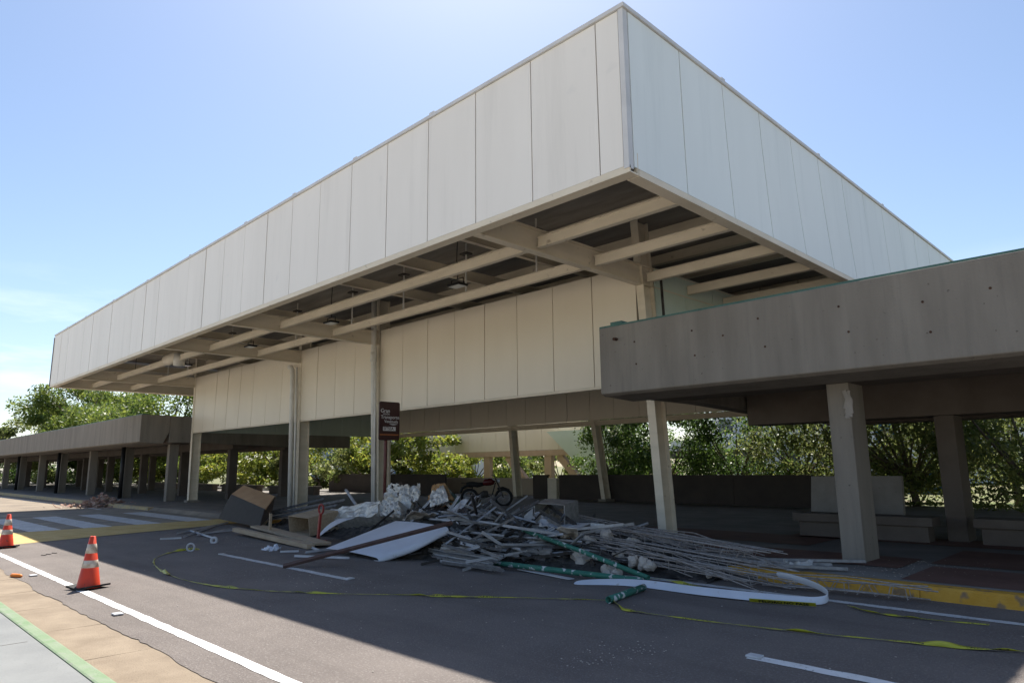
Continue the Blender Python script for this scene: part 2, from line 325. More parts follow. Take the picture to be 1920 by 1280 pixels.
for (x0, x1, y0, y1) in ((-6.6, -3.2, 10.7, 11.9), (-2.9, 4, 9.75, 11.2), (-3.0, 6, 11.5, 13.4), (-9.5, -5.2, 12.6, 14.2), (-6.2, 6, 14.0, 15.2), (-14, -9.8, 10.2, 11.6)):
    struct(MB().add([(x0,y0,PZ+.009),(x1,y0,PZ+.009),(x1,y1,PZ+.009),(x0,y1,PZ+.009)], [(0,1,2,3)]).build('red_floor_band', 'redfloor'))

# ================================================================== STEEL SHELTER
FX0, FX1, FY0, FY1, FZ0, FZ1 = -37.7, -4.85, 7.1, 28.0, 5.47, 7.84
sh = thing('steel_shelter', (-21, 17.5, PZ), 'long white steel shelter roof with deep panelled fascia on leaning cream columns', 'shelter')
def shared(name, mb, m, bev=0):
    o = mb.build(name, m, None, org=(0, 0, 0), bev=bev); me = o.data
    bpy.data.objects.remove(o); return me
# front fascia panels
MB().box(FX0+.05, FX1-.05, FY0+.035, FY0+.06, FZ0, FZ1-.05).build('fascia_backing', 'gap', sh)
pw = 1.275; pm = shared('fascia_panel', MB().box(-pw/2+.011, pw/2-.011, 0, .03, FZ0+.03, FZ1-.04), 'panel')
MB().box(-5.325, -4.945, FY0, FY0+.03, FZ0+.03, FZ1-.04).build('fascia_panel', 'panel', sh)
MB().box(-4.93, FX1, FY0-.012, FY0+.09, FZ0-.01, FZ1-.035).build('corner_trim', 'cap', sh)
x = -5.335; i = 0
while x - pw > FX0 - .2:
    inst('fascia_panel', pm, (x-pw/2, FY0+U(-.0015, .0015), 0), sh, (U(-.0008, .0008), 0, U(-.0012, .0012))); x -= pw
XL = x
# side fascia, warped joints
amp = [0, .02, .13, .2, .3, .36, .36, .33, .3, .28, .25, .2, .15, .1, .05, 0, 0, 0]
def sj(i, t): return 7.205 + 1.335*i + amp[min(i, 17)]*(t**1.6)
MB().box(FX1-.09, FX1-.06, FY0+.1, FY1-.1, FZ0, FZ1-.05).build('fascia_backing', 'gap', sh)
for i in range(15):
    bo = U(-.006, .014)
    P = [[(FX1 + bo*sin(pi*t)*(.5+.5*sin(pi*s_)) , sj(i, t)*(1-s_) + sj(i+1, t)*s_ + (.011 if s_ == 0 else -.011 if s_ == 1 else 0), (FZ1-.04)*(1-t) + (FZ0+.03)*t) for s_ in (0, .25, .5, .75, 1)] for t in np.linspace(0, 1, 9)]
    Q = [[(p[0]-.03, p[1], p[2]) for p in r] for r in P]
    mb = MB().grid(P); mb.grid([r[::-1] for r in Q])
    for r in (0, -1): mb.grid([P[r], Q[r]])
    for c in (0, -1): mb.grid([[r[c] for r in P], [r[c] for r in Q]])
    mb.build('fascia_panel', 'panelside', sh, smooth=False)
MB().box(XL-.03, XL, FY0, FY1, FZ0+.02, FZ1-.04).build('end_fascia', 'panel', sh)
MB().box(XL, FX1-.1, FY1, FY1+.03, FZ0+.02, FZ1-.04).build('rear_fascia', 'panel', sh)
# cap flashing + clips, edge beams
mb = MB(); mb.box(XL-.06, FX1+.03, FY0-.035, FY0+.25, FZ1-.03, FZ1+.03); mb.box(FX1-.25, FX1+.032, FY0+.252, FY1+.03, FZ1-.03, FZ1+.03); mb.build('cap_flashing', 'cap', sh)
for cx_ in (-9.05, -11.6, -14.2, -16.8, -20.6, -24.4, -28.2, -32, -35):
    MB().box(cx_-.07, cx_+.07, FY0-.02, FY0+.06, FZ1+.031, FZ1+.075).build('cap_clip', 'cap', sh)
for cy_ in (9.9, 13.95, 18): MB().box(FX1-.05, FX1+.02, cy_-.06, cy_+.06, FZ1+.031, FZ1+.08).build('cap_clip', 'cap', sh)
EZ = 5.40
def edge(p, q, inward):
    p, q, iw = Vector(p), Vector(q), Vector(inward)
    mb = MB().bar(p+iw*.10, q+iw*.10, .20, .02, off=(0, .01)); mb.bar(p+iw*.012+Vector((0,0,.06)), q+iw*.012+Vector((0,0,.06)), .02, .075)
    mb.bar(p+iw*.19+Vector((0,0,.17)), q+iw*.19+Vector((0,0,.17)), .02, .30); return mb
edge((XL, FY0, EZ), (FX1, FY0, EZ), (0, 1, 0)).build('edge_beam', 'steel', sh)
edge((FX1, FY0+.22, EZ), (FX1, FY1, EZ), (-1, 0, 0)).build('edge_beam', 'steel', sh)
edge((XL, FY0+.22, EZ), (XL, FY1, EZ), (1, 0, 0)).build('edge_beam', 'steel', sh)
# deck and purlins
MB().box(XL+.05, FX1-.12, FY0+.08, FY1-.1, 6.90, 6.96).build('roof_deck', 'deck', sh)
for y in (7.55, 9.5, 11.3, 13.0, 14.7, 16.4, 18.1, 19.8, 21.5, 23.2, 25, 26.7):
    MB().channel((XL+.1, y, 6.66), (FX1-.15, y, 6.66), .16, .22, .012).build('purlin', 'steel', sh)
COLX = (-8.1, -18.0, -23.0, -33.1)
for x in (-6.0, -10.6, -13.0, -15.5, -20.5, -25.5, -28.0, -30.5, -36.0):
    MB().ibeam((x, FY0+.22, 6.5), (x, FY1-.2, 6.5), .12, .28, .016).build('rafter', 'steel', sh)
# outrigger beams at the columns and longitudinal beams
LY = (8.75, 10.4, 12.2, 13.85, 15.55, 17.2, 18.9, 20.6, 22.3, 24.1, 25.8)
for x in COLX + (XL+.35,):
    MB().ibeam((x, FY0+.21, EZ+.22), (x, FY1-.21, EZ+.22), .18, .44, .02).build('outrigger_beam', 'steel', sh)
xx = [FX1-.2, *COLX, XL+.25]
for y in LY:
    for a, b in zip(xx[:-1], xx[1:]):
        if y == 12.2 and a != FX1-.2: continue
        mb = MB(); p, q = (a-.095, y, EZ+.17), (b+.095, y, EZ+.17)
        mb.bar(p, q, .05, .168); mb.bar(p, q, .11, .016, off=(0, -.093)); mb.bar(p, q, .11, .016, off=(0, .093)); mb.build('longitudinal_beam', 'steel', sh)
# columns : H sections, front row and rear row
def column(bx, by, tx, ty, tz=6.88, z0=PZ):
    p, q = Vector((bx, by, z0)), Vector((tx, ty, tz))
    c = MB().ibeam(p, q, .19, .40, .022, up=(0, 1, 0)).build('column', 'steel', sh)
    MB().box(bx-.2, bx+.2, by-.29, by+.29, z0-.02, z0+.09).build('column_base', 'concrete', sh)
for bx, tx in ((-7.83, -8.19), (-17.85, -18.05), (-22.85, -23.05), (-32.95, -33.12)): column(bx, 12.24, tx, 12.24)
for bx, tx in ((-17.5, -18.4), (-22.55, -23.2), (-33, -33.2)): column(bx, 22.9, tx, 22.9)
# cladding bands between the columns
def band(xa, xb, y, z0, z1, n, m, skew=0):
    wdt = (xb-xa)/n
    for k in range(n):
        a, b = xa+k*wdt+.011, xa+(k+1)*wdt-.011; s0 = skew*(1 if k else 0); s1 = skew*(1 if k < n-1 else 0)
        MB().prism([(a+s0, y, z0), (b+s1, y, z0), (b, y+U(-.01, .01), z1), (a, y+U(-.01, .01), z1)], (0, 1, 0), .03).build('cladding_panel', m, sh)
    MB().box(xa, xb, y+.035, y+.05, z0+.02, z1-.02).build('cladding_backing', 'gap', sh)
BZ0, BZ1 = 3.32, 5.86
band(-17.9, -8.22, 12.06, BZ0, BZ1, 8, 'panelin'); band(-22.95, -18.12, 12.06, BZ0, BZ1, 4, 'panelin'); band(-33.0, -23.12, 12.06, BZ0, BZ1, 8, 'panelin', -.10)
MB().box(-33, -8.22, 12.07, 12.2, BZ0-.06, BZ0-.002).build('band_sill', 'steel', sh)
for a, b, n in ((-18.0, -8.1, 8), (-23.0, -18.0, 4), (-33, -23.0, 8)):
    band(a, b, 22.62, 3.45, 5.86, n, 'panelin')
band(-8.1, -5.6, 22.62, 3.45, 5.86, 2, 'panelin')
MB().ibeam((-33, 22.75, 3.33), (-5.6, 22.75, 3.33), .22, .20, .02).build('band_beam', 'steel', sh)
for x, s_ in ((-8.05, 1), (-33.3, -1)):      # end cladding between the two rows
    for k in range(8):
        a = 12.5+k*1.26; MB().box(x, x+.03, a+.008, a+1.252, BZ0, BZ1).build('cladding_panel', 'palegreen', sh)  # pale green puts sky and tree bounce into the cladding colour
# downpipes
def pipe(pts, r, label=None): return MB().tube(pts, r, 12).build('downpipe', 'pvc', sh, smooth=True)
pipe([(-17.98, 11.86, 6.85), (-17.98, 11.86, 6.0), (-17.94, 11.86, 4.9), (-17.72, 11.86, PZ)], .085)
MB().tube([(-17.95, 11.86, 4.85), (-17.94, 11.86, 5.15)], .105, 12).build('pipe_collar', 'pvc', sh, smooth=True)
MB().tube([(-17.66, 11.83, PZ), (-17.8, 11.83, 5.3)], .035, 8).build('conduit', 'pvc', sh, smooth=True)
pipe([(-23.42, 11.84, 5.28), (-23.30, 11.84, 5.27), (-23.18, 11.84, 5.14), (-23.14, 11.84, 4.9), (-22.9, 11.84, PZ)], .085)
MB().tube([(-22.62, 11.84, PZ), (-22.85, 11.84, 5.2)], .04, 8).build('conduit', 'pvc', sh, smooth=True)
MB().tube([(-7.82, 12.55, 3.0), (-7.9, 12.55, 5.8)], .03, 8).build('conduit', 'darkmetal', sh, smooth=True)
for x in (-9.6, -11.9, -14.4, -16.9, -20.2, -25.2, -29.5, -31.8):
    MB().tube([(x, 10.4, EZ+.275), (x, 10.4, 6.89)], .022, 8).build('hanger', 'pvc', sh); MB().box(x-.12, x+.12, 10.3, 10.5, 6.60, 6.64).build('hanger_plate', 'darkmetal', sh)
MB().tube([(XL+.4, 9.15, 6.62), (-20, 9.15, 6.60), (-5.3, 9.15, 6.62)], .022, 6).build('conduit', 'darkmetal', sh); MB().tube([(XL+.4, 11.6, 6.0), (-22, 11.6, 5.97), (-8.4, 11.6, 6.0)], .025, 6).build('conduit', 'darkmetal', sh)
# round sleeve on the first longitudinal beam
MB().tube([(-26.9, 8.75, 5.64), (-25.75, 8.75, 5.66)], .21, 16).build('beam_sleeve', 'steel', sh, smooth=True)
MB().tube([(-25.72, 8.75, 5.30), (-25.72, 8.75, 5.72)], .19, 16).build('beam_sleeve', 'pvc', sh, smooth=True)

# ================================================================== CONCRETE CANOPIES
def canopy(x0, x1, y0, yb, label, cols, rows, holes, cd_=.62, shift=(0, 0, 0), nrow=3):
    c = thing('concrete_canopy', ((x0+x1)/2, 15, PZ), label, 'canopy', 'concrete canopies on both sides of the steel shelter')
    d = y0-10.0
    MB().prism_x([(y0, 4.10), (y0, 2.88), (y0+.10, 2.84), (y0+1.0, 2.80), (y0+1.25, 3.35), (y0+1.25, 4.10)], x0, x1).build('front_beam', 'concrete', c, bev=.015)
    MB().box(x0+.02, x1-.02, y0+1.252, yb-.4, 3.35, 3.62).build('roof_slab', 'shaded_concrete', c)
    for ry, rz in rows: MB().box(x0+.45, x1-.45, ry-.05, ry+.70, rz, 3.348).build('cross_beam', 'shaded_concrete', c, bev=.01)
    prof = [(y0+1.26, 4.08), (y0+1.26, 2.86), (y0+3, 2.86), (y0+7.5, 2.70), (yb, 2.70), (yb, 4.08)]
    ends = (x0, x1-.4)
    for e in ends: MB().prism_x(prof, e+.01, e+.39).build('end_beam', 'concrete', c, bev=.015)
    MB().box(x0+.4, x1-.4, yb-.4, yb, 2.9, 4.08).build('rear_beam', 'concrete', c)
    MB().box(x0-.01, x1+.01, y0+.03, y0+.30, 4.102, 4.135).build('top_flashing', 'greenmetal', c)
    for cx_ in cols:
        for r, (ry, rz) in enumerate(rows[:nrow]):
            c_ = cx_+shift[r]
            MB().prism([(c_-.165, ry, PZ), (c_+.165, ry, PZ), (c_+.165, ry+cd_, PZ), (c_-.165, ry+cd_, PZ)], (0, 0, 1), (rz if r else 2.81)-PZ-.003).build('column', 'shaded_concrete' if r else 'concrete', c, bev=.012)  # rear rows take the darkened copy for their deeper shade
    for hx, hz in holes:
        o = MB().tube([(hx, y0-.006, hz), (hx, y0+.02, hz)], .017, 10).build('tie_hole', 'rust', c)
    return c
rc = canopy(-7.68, 14, 10.0, 22, 'grey concrete canopy with rusty tie holes beside the leaning steel column', (-3.88, 2.6, 9.1), ((11.0, 2.8), (14.85, 2.45), (19.5, 2.6)),
       ((-6.9, 3.75), (-6.88, 3.35), (-5.75, 3.78), (-5.72, 3.36), (-4.6, 3.80), (-4.52, 3.35), (-3.4, 3.78), (-3.3, 3.4), (-5.2, 3.62), (-2.35, 3.66), (-2.3, 3.25), (-1.6, 3.7)), shift=(0, .5, 0), nrow=2)
MB().tube([(-7.28, 9.90, 3.84), (-7.28, 10.02, 3.85)], .028, 8).build('rusty_stub', 'rust', rc)
MB().box(-7.45, -7.2, 10.05, 10.25, 4.137, 4.19).build('flashing_block', 'greenmetal', rc)
# spalled patch at column head
mb = MB(); 
for k in range(14): mb.bar((-3.74+U(-.06,.06), 10.985, 2.45+U(-.2,.25)), (-3.74+U(-.05,.05), 10.975, 2.45+U(-.2,.25)), U(.03,.09), .03, (0,1,0))
mb.build('spalled_patch', 'concrete2', rc)
lc = canopy(-92, -33.9, 10.1, 21, 'far grey concrete canopy on rows of columns beyond the crossing', (-34.9, -41.5, -48.4, -55.6, -62.1, -69.1, -76, -83), ((11.7, 2.8), (14.6, 2.6), (17.4, 2.6)),
       ((-35.3, 3.6),), cd_=.42)
for x in (-41.05, -55.1, -68.5): MB().tube([(x, 11.5, PZ), (x, 11.5, 3.0)], .11, 10).build('downpipe', 'black', lc, smooth=True)
# benches under the canopies
def bench(x0, x1, y, label):
    b = thing('concrete_bench', ((x0+x1)/2, y, PZ), label, 'bench', 'concrete benches under the canopies')
    MB().box(x0, x1, y, y+.55, .44, .60).build('seat', 'shaded_concrete', b, bev=.012)
    MB().box(x0+.1, x1-.1, y+.08, y+.47, PZ, .438).build('base', 'shaded_concrete', b)
bench(-6.15, -3.62, 14.25, 'concrete bench before the pale upright slab under the near canopy'); bench(-3.05, 2.4, 14.5, 'long concrete bench right of the dark rear canopy column')
for x0 in (-40.9, -48, -55, -62): bench(x0, x0+5.6, 19.6, 'low dark concrete bench between rear columns of the far canopy')
tag(MB().prism([(-6.9, 17, PZ), (-4.86, 17, PZ), (-4.82, 17, 1.29), (-6.8, 17, 1.28)], (0, 1, 0), .14).build('concrete_slab', 'concrete2', bev=.01), 'pale pitted concrete slab standing upright behind the bench', 'slab')
tag(MB().box(-5.62, -5.5, 16.9, 16.99, .45, 1.25).build('slab_slot', 'darkwall'), 'narrow dark strip standing in for the slot in the pale slab', 'post')  # dark strip stands in for the open slot between the slabs
# low walls behind
def wall(x0, x1, y, z1, m, label, cat='wall', cap=True):
    wl = thing('low_wall', ((x0+x1)/2, y, PZ), label, cat)
    n = max(1, round(abs(x1-x0)/2.45)); L_ = (x1-x0)/n
    for k in range(n): MB().box(x0+k*L_+.004, x0+(k+1)*L_-.004, y, y+.1, PZ, z1-.065).build('wall_panel', m, wl)
    if cap: MB().box(x0-.02, x1+.02, y-.03, y+.14, z1-.063, z1).build('coping', m, wl)
wall(-20.3, -9.3, 23.2, 1.20, 'darkwall', 'long dark brown low wall behind the leaning columns'); wall(-40, -28.3, 23.3, 1.22, 'darkwall', 'dark brown low wall behind the downpipes and debris')
wall(-21.9, -21.0, 23.2, 1.20, 'darkwall', 'short dark wall piece left of the cream upright')
tag(MB().box(-20.95, -20.42, 23.15, 23.3, PZ, 1.06).build('wall_upright', 'steel'), 'cream upright panel set in the dark low wall', 'panel')
wall(-36, -21.4, 25.6, 1.06, 'beigewall', 'beige low wall behind the parked motorcycle', cap=False)

# ================================================================== REAR STRUCTURE (another shelter beyond the wall)
rs = thing('rear_walkway', (-31, 31, 0), 'cream panelled walkway with slanted tan legs beyond the beige wall', 'walkway')
for k in range(18):
    a = -46+k*1.35; MB().box(a+.01, a+1.34, 31, 31.04, 2.55, 4.3).build('cladding_panel', 'panelin', rs)
MB().box(-46, -21.7, 31.05, 31.1, 2.55, 4.3).build('cladding_backing', 'gap', rs)
MB().box(-46, -20, 30.95, 31.3, 2.20, 2.54).build('beam', 'tan', rs); MB().box(-46, -20, 31.3, 35, 4.31, 4.5).build('roof', 'deck', rs)
for x in (-40.2, -33.4, -28.0): MB().box(x-.28, x+.28, 31.0, 31.3, -.05, 2.198).build('leg', 'tan', rs)
for a, b in ((-38.3, -35.3), (-31.6, -29.2), (-27.2, -24.9), (-25.6, -22.8)): MB().bar((a, 31.2, 2.19), (b, 31.2, -.05), .42, .3, (0, 1, 0)).build('brace', 'tan', rs)
MB().prism([(-27.6, 30.5, 3.6), (-23.2, 30.5, 3.6), (-21.6, 30.5, .6), (-24.0, 30.5, .6)], (0, 1, 0), .12).build('stair_side', 'palegreen', rs)
ov = thing('overpass', (-62, 60, 0), 'pale concrete overpass seen far behind the walkway legs', 'overpass')
MB().box(-95, -30, 60, 66, 2.9, 3.9).build('deck', 'facade', ov); MB().box(-95, -30, 60.5, 65, 2.2, 2.898).build('girder', 'darkmetal', ov)
for x in (-80, -60, -42): MB().box(x-.6, x+.6, 62, 63.5, -.05, 2.198).build('pier', 'facade', ov)

# ================================================================== FAR BUILDINGS
def building(x0, x1, y, h, label, name, m, stripes=False):
    b = thing(name, ((x0+x1)/2, y, 0), label, 'building'); MB().box(x0, x1, y, y+12, -.05, h).build('wall', m, b); MB().box(x0-.2, x1+.2, y-.2, y+12.2, h+.002, h+.35).build('roof', 'facade', b)
    if stripes:
        n = int((x1-x0)/1.6)
        for k in range(n):
            if k % 3 != 2: MB().box(x0+k*1.6+.1, x0+k*1.6+(.8 if k % 2 else 1.1), y-.08, y-.002, .4, h-.3).build('blue_panel', 'bluewall', b)
    else:
        for fz in np.arange(1.2, h-1.5, 3.2):
            for k in range(int((x1-x0)/3)):
                a = x0+k*3+.6; wn = MB().box(a, a+1.7, y-.06, y-.003, fz, fz+1.5).build('window', 'facade', b); MB().box(a+.1, a+1.6, y-.09, y-.062, fz+.1, fz+1.4).build('pane', 'glass', wn)
building(-86, -60, 44, 6.5, 'white building with blue vertical panels behind the shrubs', 'striped_building', 'facade', True)
building(-34, 16, 62, 9, 'pale office block hidden behind the trees', 'office_block', 'facade')
def blue_sign(x, y, z, wd, h, label):
    s = thing('blue_sign', (x, y, 0), label, 'sign'); MB().box(x-wd/2, x+wd/2, y, y+.06, z, z+h).build('board', 'bluewall', s); MB().tube([(x-wd*.3, y+.1, -.05), (x-wd*.3, y+.1, z+h)], .05).build('post', 'galv', s)
    MB().add([(x+.1*wd+cos(t)*wd*.27, y-.006, z+h*.45+sin(t)*h*.2) for t in np.linspace(0, 2*pi, 20, endpoint=False)], [tuple(range(20))]).build('white_disc', 'signwhite', s)
blue_sign(-7.6, 30, .35, 1.5, 1.1, 'blue sign board with white oval between the canopy columns'); blue_sign(-9.2, 31, 2.0, .8, 1.3, 'narrow blue sign high among the branches')

# ================================================================== TREES
def tree(name, x, y, h, rx, rz, m, label, n=7000, leaf=.2, trunk=.22, zc=None, cat='tree', group=None, nclump=38, lean=0, ry=None):
    t = thing(name, (x, y, 0), label, cat, group); ry = ry or rx
    zc = zc if zc is not None else h-rz
    # clumps in an uneven ellipsoid
    cl = []
    while len(cl) < nclump:
        p = rng.normal(0, 1, 3); p /= np.linalg.norm(p); r = rng.uniform(.35, 1.0)**.6
        q = np.array([x+lean+p[0]*rx*r, y+p[1]*ry*r, zc+p[2]*rz*r]); cl.append(q)
    cl = np.array(cl); sz = rng.uniform(.16, .36, nclump)*min(rx, rz*1.3)
    idx = rng.integers(0, nclump, n)
    d = rng.normal(0, 1, (n, 3)); d /= np.linalg.norm(d, axis=1)[:, None]; d *= (rng.uniform(0, 1, n)**.45)[:, None]
    C = cl[idx] + d*sz[idx][:, None]*np.array([1.25, 1.25, .8]); C[:, 2] = np.maximum(C[:, 2], .25)
    a = rng.normal(0, 1, (n, 3)); a /= np.linalg.norm(a, axis=1)[:, None]; b = rng.normal(0, 1, (n, 3)); b -= (b*a).sum(1)[:, None]*a; b /= np.linalg.norm(b, axis=1)[:, None]
    s = rng.uniform(.55, 1.2, n)[:, None]*leaf/2
    V = np.stack([C-a*s*1.5, C-b*s*.62, C+a*s*1.5, C+b*s*.62], 1).reshape(-1, 3) - np.array([x, y, 0])
    me = bpy.data.meshes.new('crown'); me.vertices.add(4*n); me.vertices.foreach_set('co', V.ravel()); me.loops.add(4*n); me.loops.foreach_set('vertex_index', np.arange(4*n, dtype=np.int32))
    me.polygons.add(n); me.polygons.foreach_set('loop_start', np.arange(0, 4*n, 4, dtype=np.int32)); me.update(calc_edges=True); me.validate(); me.materials.append(M[m])
    inst('crown', me, (x, y, 0), t)
    mb = MB(); top = Vector((x+lean*.7, y, zc)); fork = Vector((x+lean*.25+U(-.1,.1), y, max(.5, (zc-rz*.7))))
    mb.tube([(x, y, -.1), (x+lean*.1, y, fork.z*.5), fork], [trunk*1.25, trunk, trunk*.85], 8)
    for k in range(min(nclump, 18)):
        e = Vector(cl[k]); md = fork.lerp(e, .5) + Vector((U(-.2,.2), U(-.2,.2), U(0,.35)))*rx*.3
        mb.tube([fork, md, e], [trunk*.5, trunk*.3, trunk*.08], 6)
    mb.build('trunk', 'bark', t, smooth=True); return t
gB = 'trees behind the far canopy'
tree('broad_tree', -85, 20, 11.0, 7, 3.6, 'leafA', 'tall broad tree with bare twigs above the far canopy roof', 26000, .27, .4, group=gB, nclump=60)
tree('broad_tree', -72, 24.5, 10.6, 7.5, 4.6, 'leafA', 'bright green rounded tree between far canopy and steel roof', 26000, .26, .4, zc=6.0, group=gB, nclump=70)
tree('broad_tree', -97, 14, 7.2, 6, 2.8, 'leafD', 'dull olive tree at the far end of the far canopy', 15000, .30, .35, group=gB, nclump=40)
tree('broad_tree', -100, 25, 10, 8, 3.6, 'leafD', 'grey green tree rising behind the broad tree', 16000, .32, .4, group=gB, nclump=50)
tw = MB()
for k in range(26):
    p = Vector((-88+U(-5, 5), 19+U(-2, 2), 10.2+U(-.5, .6))); q = p+Vector((U(-1.2, .8), U(-.5, .5), U(.5, 1.7))); tw.tube([p, p.lerp(q, .5)+Vector((U(-.2,.2),0,.1)), q], [.05, .035, .012], 5)
tag(tw.build('dead_branches', 'bark'), 'bare dead twigs sticking out of the broad tree top', 'branches')
gS = 'sunlit shrubs behind the far canopy'
for i, (x, y, h, m) in enumerate(((-80, 24, 4.2, 'leafA'), (-70, 23.6, 4.5, 'leafC'), (-62, 24, 4.6, 'leafA'), (-55, 24.4, 4.2, 'leafC'), (-49, 24.6, 4.8, 'leafC'), (-46, 26, 3.6, 'leafD'), (-40, 26.5, 3.2, 'leafD'))):
    tree('shrub', x, y, h, 3.6, h*.46, m, ('bright green', 'yellow green', 'mid green', 'golden green', 'yellowish leafy', 'pale olive', 'low dry olive')[i] + ' shrub behind the far canopy columns', 6500, .24, .12, zc=h*.5, cat='shrub', group=gS, nclump=34)
for i, (x, y, h, m) in enumerate(((-90, 23.5, 5, 'leafB'), (-99, 21, 5.5, 'leafD'), (-108, 18, 6, 'leafB'), (-85, 27, 5, 'leafA'))):
    tree('shrub', x, y, h, 4.5, h*.47, m, ('dark dense', 'dull dry', 'deep shaded', 'fresh leafy')[i] + ' shrub at the far left end behind the canopy', 6500, .3, .14, zc=h*.48, cat='shrub', group=gS, nclump=34)
tree('leaning_tree', -38.5, 26.5, 5.5, 4.2, 2.0, 'leafC', 'spreading yellow green tree behind the dark low wall', 6500, .22, .16, zc=3.2, nclump=40, lean=1)
tree('shrub', -33.5, 27.5, 2.6, 2.0, 1.1, 'leafC', 'bright yellow shrub left of the tan walkway leg', 3500, .17, .07, zc=1.4, cat='shrub')
for i, (x, y, h, m) in enumerate(((-40, 36, 2.9, 'leafC'), (-36, 36.5, 3.4, 'leafA'), (-31.5, 36, 3.0, 'leafD'), (-27, 36, 3.0, 'leafB'), (-43, 42, 3.4, 'leafA'))):
    tree('shrub', x, y, h, 2.2, h*.45, m, ('yellow', 'fresh green', 'dusty olive', 'dark glossy', 'far rounded')[i] + ' shrub seen between the walkway legs', 3500, .2, .08, zc=h*.5, cat='shrub', group='shrubs behind the walkway legs')
gR = 'dense trees behind the long dark wall'
for i, (x, y, h, m, rx) in enumerate(((-21.0, 28.2, 5.2, 'leafB', 2.1), (-17.6, 27.6, 5.6, 'leafB', 2.6), (-14.6, 28.6, 5.8, 'leafB', 2.6), (-12.2, 29.5, 6, 'leafD', 2.8), (-9.6, 28, 6, 'leafD', 2.6))):
    tree('leafy_tree', x, y, h, rx, h*.46, m, ('glossy dark bush beside the pale stair panel', 'dense dark green tree behind the long dark wall', 'dark green tree with visible trunk behind the wall', 'thin olive tree with pale gaps behind the wall', 'loose olive tree left of the canopy column')[i], (8000, 9000, 9000, 8000, 8000)[i], .135, .11, zc=h*.45, group=gR, nclump=70)
for i, (x, y, h, rx) in enumerate(((-7.0, 26.0, 6, 2.8), (-3.6, 25.0, 6.2, 3.0), (.6, 26.0, 6.4, 3.2), (-5.0, 31.0, 6.5, 3.6))):
    tree('leafy_tree', x, y, h, rx, h*.47, 'leafD', ('branching olive tree between the canopy columns', 'big bushy tree right of the dark canopy column', 'bushy tree at the end of the long bench', 'olive tree deeper behind the branching tree')[i], 12000, .13, .13, zc=h*.44, group='trees behind the near canopy', nclump=90)

# ================================================================== FLOOD LIGHTS
def flood(x, y, z, i):
    f_ = thing('flood_light', (x, y, z), 'black flat floodlight hung on wire under the shelter roof', 'floodlight', 'floodlights hanging under the steel roof')
    MB().box(x-.20, x+.20, y-.14, y+.14, z, z+.05).build('housing', 'black', f_, bev=.008); MB().box(x-.17, x+.17, y-.11, y+.11, z-.006, z-.001).build('lens', 'lampglass', f_)
    MB().tube([(x-.21, y, z+.03), (x-.2, y, z+.17), (x+.2, y, z+.17), (x+.21, y, z+.03)], .012, 6).build('bracket', 'black', f_)
    MB().tube([(x, y, z+.17), (x+.04, y, z+.4), (x-.03, y, z+.6), (x, y, 6.66)], .010, 6).build('cable', 'black', f_)
for i, x in enumerate((-11.3, -16.7, -21.8, -27.4, -33.7)): flood(x, 9.62, 5.56, i)

# ================================================================== SIGN
sg = thing('bus_stop_sign', (-15.95, 10.9, PZ), 'maroon bus stop sign with white lettering on a maroon pole', 'sign')
sy0, sy1, sz0, sz1 = 10.72, 11.40, 2.34, 3.40; sx = -15.9
def rrect(y0, y1, z0, z1, r, x, n=5):
    P = []
    for (cy, cz, a0) in ((y1-r, z1-r, 0), (y0+r, z1-r, pi/2), (y0+r, z0+r, pi), (y1-r, z0+r, 1.5*pi)):
        for k in range(n+1): a = a0+pi/2*k/n; P.append((x, cy+r*cos(a), cz+r*sin(a)))
    return P
MB().prism(rrect(sy0, sy1, sz0, sz1, .06, sx), (1, 0, 0), .03).build('board', 'signbrown', sg)
MB().tube([(sx-.045, 11.0, PZ), (sx-.045, 11.0, 3.3)], .045, 10).build('pole', 'poleRed', sg, smooth=True)
def text(body, y, z, size, m, parent, x=sx+.0325, rot=None, name='lettering', bold=.0):
    cu = bpy.data.curves.new('t', 'FONT'); cu.body = body; cu.size = size; cu.extrude = .001; cu.offset = bold
    o = bpy.data.objects.new('t', cu); col.objects.link(o); bpy.context.view_layer.update()
    me = bpy.data.meshes.new_from_object(o.evaluated_get(bpy.context.evaluated_depsgraph_get())); bpy.data.objects.remove(o)
    me.materials.clear(); me.materials.append(M[m]); t = inst(name, me, (x, y, z), parent); t.rotation_euler = rot or (pi/2, 0, pi/2); return t
text('Gran', sy0+.04, 3.10, .15, 'signwhite', sg, bold=.001); text('MISIÓN', sy0+.12, 3.035, .065, 'signwhite', sg); text('Transporte', sy0+.05, 2.93, .135, 'signwhite', sg, bold=.001); text('Venezuela', sy0+.17, 2.82, .11, 'signwhite', sg, bold=.001)
MB().add([(sx+.033, sy0+.33+.28*t, 2.79-.03*sin(pi*t)) for t in np.linspace(0, 1, 9)] + [(sx+.033, sy0+.33+.28*t, 2.795-.008*sin(pi*t)) for t in np.linspace(1, 0, 9)], [tuple(range(18))]).build('swoosh', 'signwhite', sg)
MB().prism(rrect(sy0+.13, sy1-.13, 2.60, 2.71, .01, sx+.0305), (1, 0, 0), .002).build('logo_box', 'signwhite', sg); text('SITSSA', sy0+.145, 2.622, .115, 'signbrown', sg, bold=.002, x=sx+.0335)
MB().box(sx+.0305, sx+.032, sy0+.03, sy1-.03, 2.475, 2.51).build('stripe', 'orangeprint', sg)

